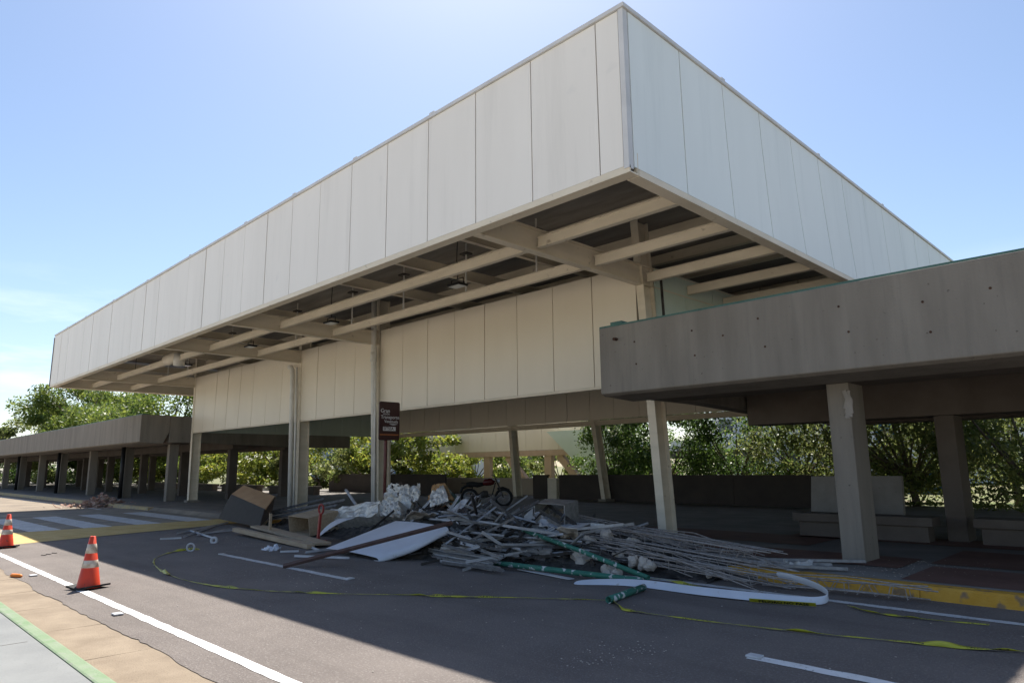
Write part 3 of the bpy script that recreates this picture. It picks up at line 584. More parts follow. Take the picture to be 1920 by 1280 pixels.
# ================================================================== CONES
def cone(x, y, rz, label, tilt=0):
    c = thing('traffic_cone', (x, y, .005), label, 'cone', 'orange traffic cones on the edge line')
    H = .70
    def r(z): return .145 - (.145-.035)*z/H
    b = MB().add([(x+a, y+b_, z + (.03*abs(a)/.19 if z < .02 else .03*abs(a)/.19)) for z in (.006, .03) for a, b_ in ((-.19,-.19),(0,-.19),(.19,-.19),(.19,.19),(0,.19),(-.19,.19))],
        [(5,4,3,2,1,0),(6,7,8,9,10,11)] + [(i, (i+1) % 6, (i+1) % 6+6, i+6) for i in range(6)]).build('base', 'rubber', c)
    MB().lathe([(r(0)+.01, .02), (r(.02), .05), (r(H), H), (r(H)-.012, H+.004), (r(H)-.014, H-.05)], 28, (x, y, 0)).build('body', 'cone', c, smooth=True)
    for z0, z1 in ((.285, .385), (.475, .60)): MB().lathe([(r(z0)+.001, z0), (r(z0)+.004, z0+.002), (r(z1)+.004, z1-.002), (r(z1)+.001, z1)], 28, (x, y, 0)).build('reflective_collar', 'conewhite', c, smooth=True)
    c.rotation_euler = (0, 0, rz)
p = G(165, 1103); cone(p.x, p.y, .4, 'orange cone with worn collars standing on the white edge line near the pavement')
p = G(10, 1027); cone(p.x, p.y, .2, 'orange cone standing beside the yellow crossing band')
def stud(u, v, rz=0):
    p = G(u, v); o = tag(MB().prism([(p.x-.06, p.y-.05, .009), (p.x+.06, p.y-.05, .009), (p.x+.06, p.y+.05, .009), (p.x-.06, p.y+.05, .009)], (0, 0, 1), .018).build('road_stud', 'whitemetal', bev=.006), 'small white square road stud at a painted line', 'road stud', 'white road studs along the painted lines')
for u, v in ((1415, 1233), (220, 1153), (62, 1080), (416, 1040), (656, 1086)): stud(u, v)

# ================================================================== MOTORCYCLE
A, B = Vector((-19.75, 17.45, PZ)), Vector((-18.75, 18.35, PZ))
mo = thing('motorcycle', tuple((A+B)/2), 'dark red motorcycle parked on the platform before the beige wall', 'motorcycle')
ax = (B-A).normalized(); sd = Vector((-ax.y, ax.x, 0)); Z = Vector((0, 0, 1))
def mp_(f, h, s=0): return A + ax*f + Z*h + sd*s
for f, nm in ((0, 'rear_wheel'), (1.28, 'front_wheel')):
    R_ = .30; ring = [mp_(f + R_*cos(t), R_ + R_*sin(t)) for t in np.linspace(0, 2*pi, 25)]
    wh = MB().tube(ring, .05, 8, False).build(nm, 'rubber', mo, smooth=True)
    MB().tube([mp_(f + .23*cos(t), R_ + .23*sin(t)) for t in np.linspace(0, 2*pi, 21)], .018, 6, False).build('rim', 'galv', wh, smooth=True)
    mb = MB()
    for t in np.linspace(0, 2*pi, 12, endpoint=False): mb.tube([mp_(f, R_, .03), mp_(f+.22*cos(t), R_+.22*sin(t))], .005, 4)
    mb.tube([mp_(f, R_, -.06), mp_(f, R_, .06)], .05, 10); mb.build('hub', 'galv', wh)
mb = MB(); mb.tube([mp_(0, .3), mp_(.45, .45), mp_(.55, .3), mp_(.85, .38), mp_(.98, .85)], .025, 6); mb.tube([mp_(.05, .75), mp_(.4, .72), mp_(.98, .9)], .025, 6); mb.tube([mp_(0, .3, .1), mp_(.1, .7, .1)], .025, 6); mb.build('frame', 'black', mo)
mb = MB(); mb.tube([mp_(1.28, .3, .08), mp_(.98, 1.0, .08)], .025, 6); mb.tube([mp_(1.28, .3, -.08), mp_(.98, 1.0, -.08)], .025, 6); mb.build('fork', 'darkmetal', mo)
MB().tube([mp_(.86, 1.12, .36), mp_(.93, 1.1, .2), mp_(.97, 1.02, 0), mp_(.93, 1.1, -.2), mp_(.86, 1.12, -.36)], .014, 6).build('handlebar', 'black', mo)
MB().tube([mp_(.5, .80), mp_(.6, .86), mp_(.8, .88), mp_(.94, .86)], [.06, .13, .14, .07], 12).build('fuel_tank', 'redtank', mo, smooth=True)
MB().tube([mp_(-.12, .82), mp_(.05, .80), mp_(.3, .77), mp_(.52, .80)], [.05, .1, .1, .07], 10).build('seat', 'rubber', mo, smooth=True)
MB().tube([mp_(.42, .36), mp_(.56, .42), mp_(.7, .46)], [.12, .15, .1], 10).build('engine', 'darkmetal', mo); MB().tube([mp_(.62, .3, -.12), mp_(.3, .24, -.14), mp_(-.2, .36, -.16)], [.02, .03, .05], 8).build('exhaust', 'galv', mo, smooth=True)
MB().tube([mp_(-.34, .5), mp_(-.28, .66), mp_(-.1, .74), mp_(.1, .72)], .05, 8).build('rear_fender', 'black', mo); MB().tube([mp_(1.05, .62), mp_(1.25, .66), mp_(1.5, .56)], .045, 8).build('front_fender', 'black', mo)
MB().tube([mp_(1.02, .92), mp_(1.14, .92)], [.06, .085], 12).build('headlight', 'lampglass', mo)
MB().tube([mp_(-.3, .84, .12), mp_(0, .86, .12), mp_(0, .86, -.12), mp_(-.3, .84, -.12), mp_(-.3, .84, .12)], .012, 6).build('rack', 'black', mo)
MB().tube([mp_(.45, .3, .1), mp_(.3, .02, .28)], .012, 6).build('side_stand', 'black', mo)
for s_ in (.32, -.32): MB().tube([mp_(.9, 1.1, s_), mp_(.9, 1.28, s_*1.05)], .006, 5).build('mirror_stem', 'black', mo)

# ================================================================== DEBRIS HEAP
def hh(x, y):
    b = 0
    for cx_, cy_, a, sx_, sy_ in ((-14.6, 9.9, .42, 1.7, 1.1), (-12.4, 9.8, .62, 1.6, 1.0), (-10.2, 9.0, .62, 1.5, 1.0), (-8.2, 8.9, .42, 1.5, .8), (-17.3, 9.4, .35, 1.5, 1.0), (-11.5, 8.2, .28, 1.5, .8), (-6.4, 9.1, .22, 1.5, .6)):
        b += a*math.exp(-((x-cx_)/sx_)**2 - ((y-cy_)/sy_)**2)
    base = 0 if y < 9.36 else PZ
    return base + max(0, b*.78-.06)
gx = np.linspace(-19.5, -4.6, 100); gy = np.linspace(6.4, 11.8, 44)
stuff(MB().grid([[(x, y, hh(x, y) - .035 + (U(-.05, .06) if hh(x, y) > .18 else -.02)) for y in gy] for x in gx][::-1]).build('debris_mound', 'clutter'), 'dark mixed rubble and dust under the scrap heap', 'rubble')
def prj(p):
    q = Vector(p)-CO; z = q.dot(FW); return (960+1280*q.dot(RT)/z, 640-1280*q.dot(UP)/z)
def inpoly(u, v, P):
    c = False
    for (x1, y1), (x2, y2) in zip(P, P[1:]+P[:1]):
        if (y1 > v) != (y2 > v) and u < (x2-x1)*(v-y1)/(y2-y1)+x1: c = not c
    return c
KEEP = ([(585, 1030), (640, 985), (735, 968), (860, 980), (840, 1012), (718, 1062), (600, 1040)], [(590, 985), (590, 945), (700, 925), (772, 925), (772, 968), (650, 985)], [(515, 1010), (520, 950), (600, 955), (605, 1005)], [(705, 960), (715, 895), (860, 895), (850, 950)], [(430, 1040), (430, 980), (620, 1000), (620, 1040)])
mb = MB()
for k in range(2600):
    x, y = random.gauss(-12, 3.2), random.gauss(8.9, 1.1)
    if not (-19 < x < -5 and 6.7 < y < 11.4) or hh(x, y) < (.22 if y > 9.36 else .07) or any(inpoly(*prj((x, y, hh(x, y))), K) for K in KEEP[:3]): continue
    a = U(0, 2*pi); l_ = U(.05, .3); p = Vector((x, y, hh(x, y)+U(-.01, .05))); mb.bar(p, p+Vector((cos(a)*l_, sin(a)*l_, U(-.08, .12))), U(.01, .05), U(.004, .02))
stuff(mb.build('scrap_slivers', 'darkmetal'), 'small metal slivers and scraps strewn over the heap', 'scrap')
# strips and studs resting on the heap
kinds = (('metal_stud', 'galv', 'grey galvanised metal stud lying in the debris heap', 'grey metal studs in the heap'), ('ceiling_runner', 'whitemetal', 'thin white ceiling runner tossed on the debris heap', 'white ceiling runners in the heap'),
         ('dark_strip', 'darkmetal', 'dark metal strip lying in the debris heap', 'dark metal strips in the heap'), ('aluminium_profile', 'alu', 'dull aluminium window profile lying in the debris heap', 'aluminium profiles in the heap'))
def strip(k, p, q, up=(0, 0, 1), wd=None):
    nm, m, lb, gr = kinds[k]; mb = MB()
    if k == 0: mb.channel(p, q, wd or .05, .028, .003, up)
    elif k == 1: mb.bar(p, q, wd or .035, .005, up); mb.bar(p, q, .005, .03, up, (0, .0185))
    elif k == 2: mb.bar(p, q, wd or .045, .006, up); mb.bar(p, q, .006, .04, up, (.02, .0235))
    else: mb.bar(p, q, min(wd or .035, .05), .012, up); mb.bar(p, q, .008, .03, up, (.0, .0215))
    return tag(mb.build(nm, m), lb, 'metal strip', gr)
cnt = 0
while cnt < 210:
    x, y = random.gauss(-11.9, 2.9), random.gauss(9.0, .95)
    if not (-18.5 < x < -6.2 and 7.1 < y < 11.0) or hh(x, y) < .12: continue
    a = random.choice((random.gauss(.1, .35), random.gauss(.1, .35), U(0, pi))); l_ = U(.5, 2.6); dx, dy = cos(a)*l_/2, sin(a)*l_/2
    if not (-18.8 < x-abs(dx) and x+abs(dx) < -5.5 and y-abs(dy) > 6.9): continue
    zm = hh(x, y)+U(.0, .10); z0 = max(hh(x-dx, y-dy)+.012, zm-U(0, .15)*l_); z1 = max(hh(x+dx, y+dy)+.012, zm-U(0, .15)*l_)
    if U(0, 1) < .13 and x < -11: z1 = z1 + U(.2, .55)
    if any(inpoly(*prj(Vector((x-dx, y-dy, z0)).lerp(Vector((x+dx, y+dy, z1)), t_)), K) for t_ in (0, .2, .4, .6, .8, 1) for K in KEEP): continue
    strip(random.choices((0, 1, 2, 3), (4, 1.6, 4, 3))[0], (x-dx, y-dy, z0), (x+dx, y+dy, z1), (U(-.5, .5), U(-.5, .5), 1)); cnt += 1
# tangled pieces poking out of the heap
cnt = 0
while cnt < 150:
    x, y = U(-15.2, -7.4), U(7.5, 10.3)
    if hh(x, y) < .1: continue
    a = U(0, 2*pi); l_ = U(.35, 1.7); pt = U(-.12, .55)*(1 if l_ < 1.2 else .5); d_ = Vector((cos(a)*cos(pt), sin(a)*cos(pt), sin(pt)))*l_; p = Vector((x, y, hh(x, y)+U(-.02, .2))); q = p+d_
    q.z = max(q.z, hh(q.x, q.y)+.01)
    if q.y < 7.1 or q.x > -6.5 or any(inpoly(*prj(p.lerp(q, t_)), K) for t_ in (0, .25, .5, .75, 1) for K in KEEP): continue
    strip(random.choices((0, 1, 2, 3), (3, 4, 3, 3))[0], p, q, (U(-1, 1), U(-1, 1), 1), U(.025, .07)); cnt += 1
# pieces that stand out : (pixel a, depth Y, pixel b, depth Y)
def S2(k, a, ya, b, yb, wd=None, up=(.2, -.5, 1)): return strip(k, PY(*a, ya), PY(*b, yb), up, wd)
for a, ya, b, yb in (((490, 968), 9.2, (645, 938), 9.8), ((492, 975), 9.0, (630, 948), 9.7), ((500, 962), 9.6, (606, 936), 10.2)): S2(0, a, ya, b, yb, .1)
for a, ya, b, yb in (((648, 917), 10.4, (667, 945), 10.2), ((770, 978), 9.2, (812, 932), 9.6), ((860, 930), 9.7, (826, 985), 9.2), ((833, 940), 9.7, (866, 968), 9.3), ((848, 975), 9.1, (886, 963), 9.0), ((895, 982), 9.3, (945, 968), 9.5)): S2(1, a, ya, b, yb, .075)
for a, ya, b, yb in (((834, 1005), 8.2, (940, 1046), 7.7), ((820, 992), 8.7, (776, 1000), 8.5)): S2(3, a, ya, b, yb, .07)
for a, ya, b, yb in (((942, 1044), 7.9, (1027, 948), 9.4), ((912, 1024), 8.3, (1000, 975), 9.0), ((675, 1010), 8.1, (738, 958), 9.2), ((1080, 985), 9.3, (1028, 948), 9.4)): S2(2, a, ya, b, yb, .06)
for k in range(9):
    u0, v0 = 812+k*2, 1044+k*3; a = PY(u0+U(-14, 14), v0, 7.95-k*.06); b = PY(918+k*2+U(-16, 16), 1056+k*1.8, 7.8-k*.06); a.z = max(a.z, .02+.016*(9-k)); b.z = max(b.z, .02+.014*(9-k)); strip((3, 1, 0)[k % 3], a, b, (0, -.4, 1), .035)
for k in range(12):
    a = PY(905+U(-10, 10), 1000+k*2.6, 9.2-k*.09); b = PY(1045+U(-20, 20), 1000+k*3.2, 9.3-k*.09); strip(random.choice((0, 3, 3)), a, b, (0, -.3, 1), .07)
for k in range(26):
    u, v = U(835, 905), U(1000, 1042); p = PY(u, v, 8.6-(v-1000)*.022+U(-.15, .15)); p.z = max(p.z, .03); a = U(-.6, .9)+random.choice((0, pi)); l_ = U(.25, .8); q = p+Vector((cos(a)*l_, sin(a)*l_*.6, U(-.05, .22))); q.z = max(q.z, .02)
    strip(random.choice((0, 1, 2, 3)), p, q, (U(-.6, .6), -.4, 1), U(.03, .06))
# loose white strips on the asphalt
for a, b in (((332, 1000), (428, 980)), ((345, 1006), (402, 986)), ((370, 1003), (432, 992)), ((385, 1000), (440, 994)), ((356, 995), (400, 1009)), ((552, 1043), (655, 1047)), ((580, 1025), (600, 1033)), ((573, 1036), (636, 1028)), ((525, 1035), (560, 1034)), ((300, 1011), (340, 1009))):
    p, q = G(*a, .03), G(*b, .025); strip(1, p, q, (0, 0, 1), .05)
# tipped cabinet board box
cb = thing('tipped_cabinet', tuple(G(450, 985)), 'dark brown tipped cabinet with tan top lying left of the heap', 'cabinet')
Yc = 8.7; c0, c1, c2, c3 = PY(409, 972, Yc), PY(433, 927, Yc+.25), PY(496, 955, Yc-.15), PY(487, 988, Yc-.35); dk = Vector((-.22, .42, .30))
c0.z = max(c0.z, .03); c3.z = max(.02, c3.z)
MB().prism([c0, c3, c2, c1], (0, 0, 1), .0).prism([c0, c3, c2, c1], dk.normalized(), .03).build('side', 'darkboard', cb)
e1, e2 = c1+dk.normalized()*.032, c2+dk.normalized()*.032; b1, b2 = PY(457, 909, Yc+.75), PY(516, 930, Yc+.5); n_ = (e2-e1).cross(b1-e1).normalized()
MB().prism([e1, e2, b2, b1], n_*(-1 if n_.z > 0 else 1), .035).build('top', 'laminate', cb)
f1, f2 = c0+dk*1.0, c3+dk*1.0; MB().prism([c3, f2, b2, c2], (ax.x, ax.y, 0), -.02).build('end', 'darkboard', cb)
# planks
def plank(name, a, b, wd, t, m, label, cat='plank', up=(0, 0, 1)): return tag(MB().bar(a, b, wd, t, up).build(name, m, bev=.004), label, cat)
plank('timber_plank', G(442, 992, .13), G(583, 1024, .06), .16, .09, 'wood', 'long tan timber beam at the front left of the heap'); plank('timber_plank', G(482, 986, .12), G(606, 1019, .08), .34, .05, 'wood', 'wide timber plank beside the open duct')
plank('timber_post', G(506, 995, .10), G(506, 995, .10)+Vector((0, 0, .42)), .06, .05, 'wood', 'short upright timber offcut by the open duct', up=(1, 0, 0))
plank('brown_bar', G(531, 1061, .03), PY(848, 979, 7.9), .10, .045, 'brownbar', 'long dark brown steel bar lying across the white sheet', 'bar', (0, -.6, 1))
# open duct
def duct(name, c, dx, dy, dz, m, label, lab_open=True):
    c, dx, dy, dz = map(Vector, (c, dx, dy, dz)); d = thing(name, tuple(c), label, 'duct'); P = lambda i, j, k: c + dx*i + dy*j + dz*k
    q = MB()
    for f in ([(0,0,0),(1,0,0),(1,1,0),(0,1,0)], [(0,0,1),(1,0,1),(1,1,1),(0,1,1)], [(0,0,0),(0,1,0),(0,1,1),(0,0,1)], [(1,0,0),(1,1,0),(1,1,1),(1,0,1)]):
        vs = [P(*t) for t in f]; nn = (vs[1]-vs[0]).cross(vs[2]-vs[0]).normalized(); q.prism(vs, nn, .012)
    q.build('shell', m, d); return d
duct('open_duct', G(545, 1002, .05)+Vector((-.25, .1, 0)), (.75, .12, -.03), (-.1, .85, .12), (.05, -.08, .42), 'wood', 'square tan duct section with dark open end')
# foil wrapped ducts (crumpled slabs)
def crumple(name, pts, m, label, cat, n=9, amp_=.05, thick=.05):
    a, b, c, d = [Vector(p) for p in pts]; nn = (b-a).cross(d-a).normalized(); P = []
    for i in range(n):
        s_ = i/(n-1); P.append([(a.lerp(b, t)).lerp(d.lerp(c, t), s_) + nn*random.gauss(0, amp_) + Vector((random.gauss(0, amp_*.5), 0, random.gauss(0, amp_*.5))) for t in np.linspace(0, 1, n+3)])
    Q = [[p - nn*thick for p in r] for r in P]; mb = MB().grid(P); mb.grid([r[::-1] for r in Q]); mb.grid([P[0], Q[0]]); mb.grid([Q[-1], P[-1]]); mb.grid([[r[0] for r in Q], [r[0] for r in P]]); mb.grid([[r[-1] for r in P], [r[-1] for r in Q]])
    return tag(mb.build(name, m), label, cat)
crumple('foil_duct', (PY(604, 976, 9.0), PY(706, 966, 9.1), PY(712, 938, 9.35), PY(602, 958, 9.25)), 'foil', 'long silver foil wrapped duct lying behind the white sheet', 'duct', 8, .018, .4)
crumple('foil_duct', (PY(712, 966, 9.2), PY(752, 968, 9.2), PY(748, 938, 9.4), PY(712, 940, 9.4)), 'foil', 'short ribbed foil duct piece next to the sign pole', 'duct', 8, .03, .3)
crumple('foil_sheet', (PY(716, 945, 9.8), PY(770, 955, 9.6), PY(765, 908, 9.9), PY(728, 908, 10.1)), 'foil', 'crumpled foil sheet heaped against the sign pole', 'foil', 9, .028, .06)
crumple('dark_board', (PY(733, 910, 10.0), PY(766, 948, 9.7), PY(768, 918, 10.0), PY(752, 902, 10.3)), 'darkboard', 'dark torn board leaning in the foil', 'board', 5, .015, .04)
crumple('foil_scrap', (PY(768, 940, 9.6), PY(786, 936, 9.6), PY(788, 905, 9.7), PY(766, 915, 9.8)), 'foil', 'white foil scrap standing at the heap top', 'foil', 6, .03, .02)
crumple('insulation_slab', (PY(806, 950, 9.4), PY(842, 938, 9.4), PY(830, 908, 9.7), PY(806, 925, 9.6)), 'foil', 'silver backed insulation slab leaning at the heap top', 'insulation', 8, .014, .02)
crumple('insulation_slab', (PY(800, 938, 9.66), PY(850, 936, 9.52), PY(832, 904, 9.82), PY(812, 910, 9.85)), 'fibre', 'rusty brown insulation slab behind the silver one', 'insulation', 8, .016, .05)
crumple('green_board', (PY(838, 912, 10.2), PY(862, 935, 9.9), PY(858, 950, 9.8), PY(832, 935, 10.0)), 'greenmetal', 'dark green board edge behind the insulation', 'board', 4, .01, .03)
cnt = 0
while cnt < 26:
    x, y = U(-14.2, -7.6), U(7.7, 10.0)
    if hh(x, y) < .12 or any(inpoly(*prj((x+e, y, hh(x, y)+.1)), K) for K in KEEP for e in (-.25, 0, .25)): continue
    a = U(0, 6.3); l1, l2 = U(.25, .7), U(.15, .4); e1_ = Vector((cos(a), sin(a), U(-.2, .5)))*l1; e2_ = Vector((-sin(a), cos(a), U(-.3, .6)))*l2; p = Vector((x, y, hh(x, y)+U(.06, .22)))
    o = crumple('torn_sheet', (p, p+e1_, p+e1_*U(.7, 1.1)+e2_, p+e2_*U(.6, 1)), ('galv', 'whitemetal', 'foil', 'darkboard', 'lump', 'fibre')[cnt % 6], ('torn grey metal sheet piece in the heap', 'torn white metal sheet piece in the heap', 'torn foil piece caught in the metal strips', 'broken dark board piece in the heap', 'broken pale plasterboard piece in the heap', 'ragged brown insulation piece in the heap')[cnt % 6], 'scrap', 5, .018, .012); o['group'] = 'torn pieces in the heap'; cnt += 1
# white sheets
def surf(name, P, m, label, t=.006):
    n = Vector((0, 0, 1)); Q = [[Vector(p)-n*t for p in r] for r in P]; mb = MB().grid(P); mb.grid([r[::-1] for r in Q]); mb.grid([P[0], Q[0]]); mb.grid([Q[-1], P[-1]]); mb.grid([[r[0] for r in Q], [r[0] for r in P]]); mb.grid([[r[-1] for r in P], [r[-1] for r in Q]])
    return tag(mb.build(name, m, smooth=False), label, 'sheet')
a, b, c, d = G(612, 1027, .10), PY(742, 976, 8.5), PY(836, 989, 7.95), G(704, 1046, .05)
P = []
for i in range(13):
    s_ = i/12; A0 = a.lerp(b, s_); B0 = d.lerp(c, s_); row = []
    for t in np.linspace(0, 1, 10): row.append(A0.lerp(B0, t) + Vector((0, 0, .018*sin(pi*t) + .02*sin(2.2*pi*s_+1)*t)))
    e = row[-1]; dr = (B0-A0).normalized()
    for th in np.linspace(.35, 3.6, 10): row.append(e + dr*(.11*sin(th)) + Vector((0, 0, -.11*(1-cos(th))*.62)))   # rolled edge
    P.append([Vector((p.x, p.y, max(p.z, .012))) for p in row])
surf('white_sheet', P, 'sheet', 'large white metal sheet with a rolled edge at the heap front')
a, b, c, d = PY(594, 1006, 8.1), PY(635, 972, 8.5), PY(665, 970, 8.45), PY(600, 1004, 7.9)
surf('white_sheet', [[a.lerp(b, s_).lerp(d.lerp(c, s_), t) + Vector((0, 0, .06*sin(pi*s_))) for t in np.linspace(0, 1, 4)] for s_ in np.linspace(0, 1, 7)], 'sheet', 'small bent white sheet beside the red stand')
# red stand
rd = thing('red_stand', tuple(G(597, 1014)), 'small red metal stand with ring top beside the planks', 'stand'); q0 = G(596, 1013, .06)
MB().bar(q0, q0+Vector((-.02, .05, .55)), .05, .05, (1, 0, 0)).build('post', 'red', rd); MB().bar(q0+Vector((-.2, -.02, .0)), q0+Vector((.25, .05, .0)), .06, .04).build('foot', 'red', rd)
MB().tube([q0+Vector((-.0+.10*cos(t), .05, .66+.10*sin(t))) for t in np.linspace(0, 2*pi, 17)], .022, 8, False).build('ring', 'red', rd, smooth=True)
# grey metal box, plates
duct('metal_box', PY(1002, 984, 9.2), (.62, .10, -.02), (-.1, .5, .05), (.0, .0, .38), 'galv', 'grey sheet metal box upright in the middle of the heap')
def plate(pts, m, label, t=.012): 
    a, b, c = [Vector(p) for p in pts[:3]]; n_ = (b-a).cross(c-a).normalized(); return tag(MB().prism(pts, n_, t).build('metal_plate', m), label, 'plate')
plate([PY(975, 974, 9.2), PY(1000, 974, 9.2), PY(1000, 952, 9.25)], 'alu', 'pale triangular plate left of the grey box'); plate([G(1030, 1055, .05), G(1066, 1060, .03), PY(1072, 1034, 8.7)], 'alu', 'pale bent plate beside the big concrete lump')
plate([G(1062, 1060, .03), G(1077, 1058, .03), PY(1074, 1033, 8.72)], 'galv', 'mottled grey plate touching the concrete lump')
plate([PY(1108, 999, 9.4), PY(1134, 1000, 9.4), PY(1134, 982, 9.45), PY(1108, 980, 9.45)], 'foil', 'shiny foil panel at the right of the heap'); plate([PY(958, 992, 9.2), PY(975, 993, 9.2), PY(976, 978, 9.25), PY(958, 978, 9.25)], 'foil', 'small shiny panel beside the triangular plate')
plate([PY(998, 990, 9.0), PY(1085, 990, 9.0), PY(1108, 981, 9.5), PY(1020, 978, 9.5)], 'whitemetal', 'thin white panel lying flat below the grey box', .008)
# green pipes
def gpipe(pts, r, label):
    g = tag(MB().tube(pts, r, 14, False).build('green_pipe', 'greenpipe', smooth=True), label, 'pipe'); g.modifiers.new('s', 'SOLIDIFY').thickness = .008; return g
a, b = PY(980, 993, 8.6), G(1216, 1083, .06); gpipe([a, a.lerp(b, .5)+Vector((0, 0, .02)), b], .036, 'chipped green steel pipe slanting down over the heap')
a, b = G(915, 1053, .10), G(1205, 1088, .06); gpipe([a, a.lerp(b, .5), b], .04, 'chipped green pipe lying low along the heap front')
a, b = G(1207, 1100, .05), G(1141, 1124, .05); gpipe([a, b], .042, 'short green pipe with open end at the caution tape')
tag(MB().bar(G(975, 1066, .03), G(1072, 1085, .02), .10, .012).build('white_strip', 'whitemetal'), 'flat white strip under the low green pipe', 'strip')
# rebar cages
def cage(a, b, wd, ht, n, label):
    a, b = Vector(a), Vector(b); c = thing('rebar_cage', tuple(a.lerp(b, .5)), label, 'rebar', 'rebar cages at the right end of the heap'); d = (b-a).normalized(); r = d.cross(Vector((0, 0, 1))).normalized(); u = r.cross(d)
    for i, j in ((-1,-1),(1,-1),(1,1),(-1,1),(0,1),(0,-1)):
        o = r*(i*wd/2) + u*(j*ht/2); mid = a.lerp(b, U(.4, .6)) + o + Vector((U(-.06,.06), U(-.06,.06), U(-.03,.05)))
        MB().tube([a+o+d*U(-.35, .1), mid, b+o+d*U(-.2, .45)+Vector((0, U(-.05,.05), U(-.02, .05)))], .008, 5).build('rod', 'rebar', c)
    for k in range(n):
        p = a.lerp(b, (k+.5)/n + U(-.02, .02)); sk = d*U(-.05, .05)
        MB().tube([p+r*(i*wd/2)+u*(j*ht/2)+sk*j for i, j in ((-1,-1),(1,-1),(1,1),(-1,1),(-1,-1))], .005, 4, False).build('stirrup', 'rebar', c)
for a, b, wd, ht in (((-8.3, 9.95, .62), (-4.75, 9.75, .30), .22, .16), ((-8.2, 9.6, .52), (-4.6, 9.35, .30), .2, .16), ((-8.0, 9.25, .42), (-4.3, 9.05, .14), .2, .14), ((-7.7, 8.9, .30), (-4.2, 8.75, .12), .2, .12), ((-7.9, 10.2, .45), (-4.9, 10.1, .28), .2, .14), ((-4.3, 9.0, .1), (-2.6, 9.12, .1), .18, .12)):
    cage(a, b, wd, ht, 11, 'rusty grey rebar cage lying over the yellow kerb beside the heap')
for k in range(30):
    x = U(-8.2, -5.2); y = U(8.8, 10.3); l_ = U(1.0, 2.8); z = max(.03 if y < 9.3 else PZ+.02, .62-(x+8.3)*.14+U(-.12, .08)); a = Vector((x, y, z)); b = Vector((min(x+l_, -3.9), y+U(-.7, .3), 0)); b.z = max((.03 if b.y < 9.3 else PZ+.03), z-l_*U(.08, .2))
    tag(MB().tube([a, a.lerp(b, .5)+Vector((0, U(-.16, .16), U(-.03, .12))), b], .008, 5).build('rebar_rod', 'rebar'), 'thin loose rebar rod among the rebar cages', 'rebar', 'loose rebar rods beside the heap')
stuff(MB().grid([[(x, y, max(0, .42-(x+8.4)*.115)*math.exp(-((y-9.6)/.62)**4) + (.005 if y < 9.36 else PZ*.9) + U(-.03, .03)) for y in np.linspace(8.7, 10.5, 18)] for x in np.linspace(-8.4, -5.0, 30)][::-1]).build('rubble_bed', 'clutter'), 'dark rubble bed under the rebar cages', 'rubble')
# concrete lumps
def lump(p, r, label, squash=.8):
    p = Vector(p); n, m_ = 9, 7; ph = [U(0, 6) for _ in range(4)]; P = []
    for i in range(m_+1):
        t = pi*i/m_; P.append([p + Vector((sin(t)*cos(f), sin(t)*sin(f), cos(t)*squash))*r*(1+.22*sin(2*f+ph[0]+t*2)+.14*sin(3*t+ph[1]+f)+U(-.06, .06)*(0 < i < m_)) if 0 < i < m_ else p+Vector((0, 0, cos(t)*squash*r)) for f in [2*pi*k/n for k in range(n)]+[0]])
        P[-1][-1] = P[-1][0]
    return tag(MB().grid(P).build('concrete_lump', 'lump'), label, 'rubble', 'broken concrete lumps on the rebar')
lump(G(1090, 1066, .0)+Vector((0, 0, .13)), .17, 'large pale concrete lump at the heap front by the green pipes')
for u, v, y, r in ((1105, 1015, 9.1, .11), (1137, 1005, 9.4, .13), (1186, 1019, 9.5, .12), (1160, 1042, 8.9, .09), (1188, 1052, 8.75, .10), (1208, 1056, 8.75, .11), (1219, 1060, 8.7, .09), (1140, 1070, 8.45, .11), (1158, 1074, 8.4, .08), (1092, 990, 9.6, .1), (1330, 1075, 9.0, .07)):
    lump(PY(u, v, y), r, 'small rough concrete lump caught among the rebar rods')
# long white curling strip on the road
Wp = [Vector(v) for v in (G(1075, 1093, .02), G(1140, 1090, .035), G(1205, 1092, .06), G(1265, 1101, .05), G(1320, 1108, .06), G(1400, 1116, .06), G(1470, 1123, .05), G(1530, 1127, .05), G(1556, 1122, .07), G(1552, 1108, .13), G(1525, 1094, .18), G(1490, 1083, .21), G(1455, 1076, .22))]
mb = MB(); row = []
for i, p_ in enumerate(Wp):
    hgt = .085 if i < 8 else .10; tl = .5 if i < 7 else (.2 if i < 9 else -.25)
    row.append((p_ + Vector((0, tl*.12, hgt*.45)), p_ + Vector((0, -tl*.12, -min(p_.z*.9, hgt*.5)))))
P = [[r[0] for r in row], [r[0].lerp(r[1], .5)+Vector((0, -.012, 0)) for r in row], [r[1] for r in row]]
o = tag(MB().grid(P).build('curled_strip', 'sheet', smooth=True), 'long pale metal strip curling back on itself before the yellow kerb', 'strip'); o.modifiers.new('s', 'SOLIDIFY').thickness = .004
sb = o.modifiers.new('ss', 'SUBSURF'); sb.levels = 2; sb.render_levels = 2
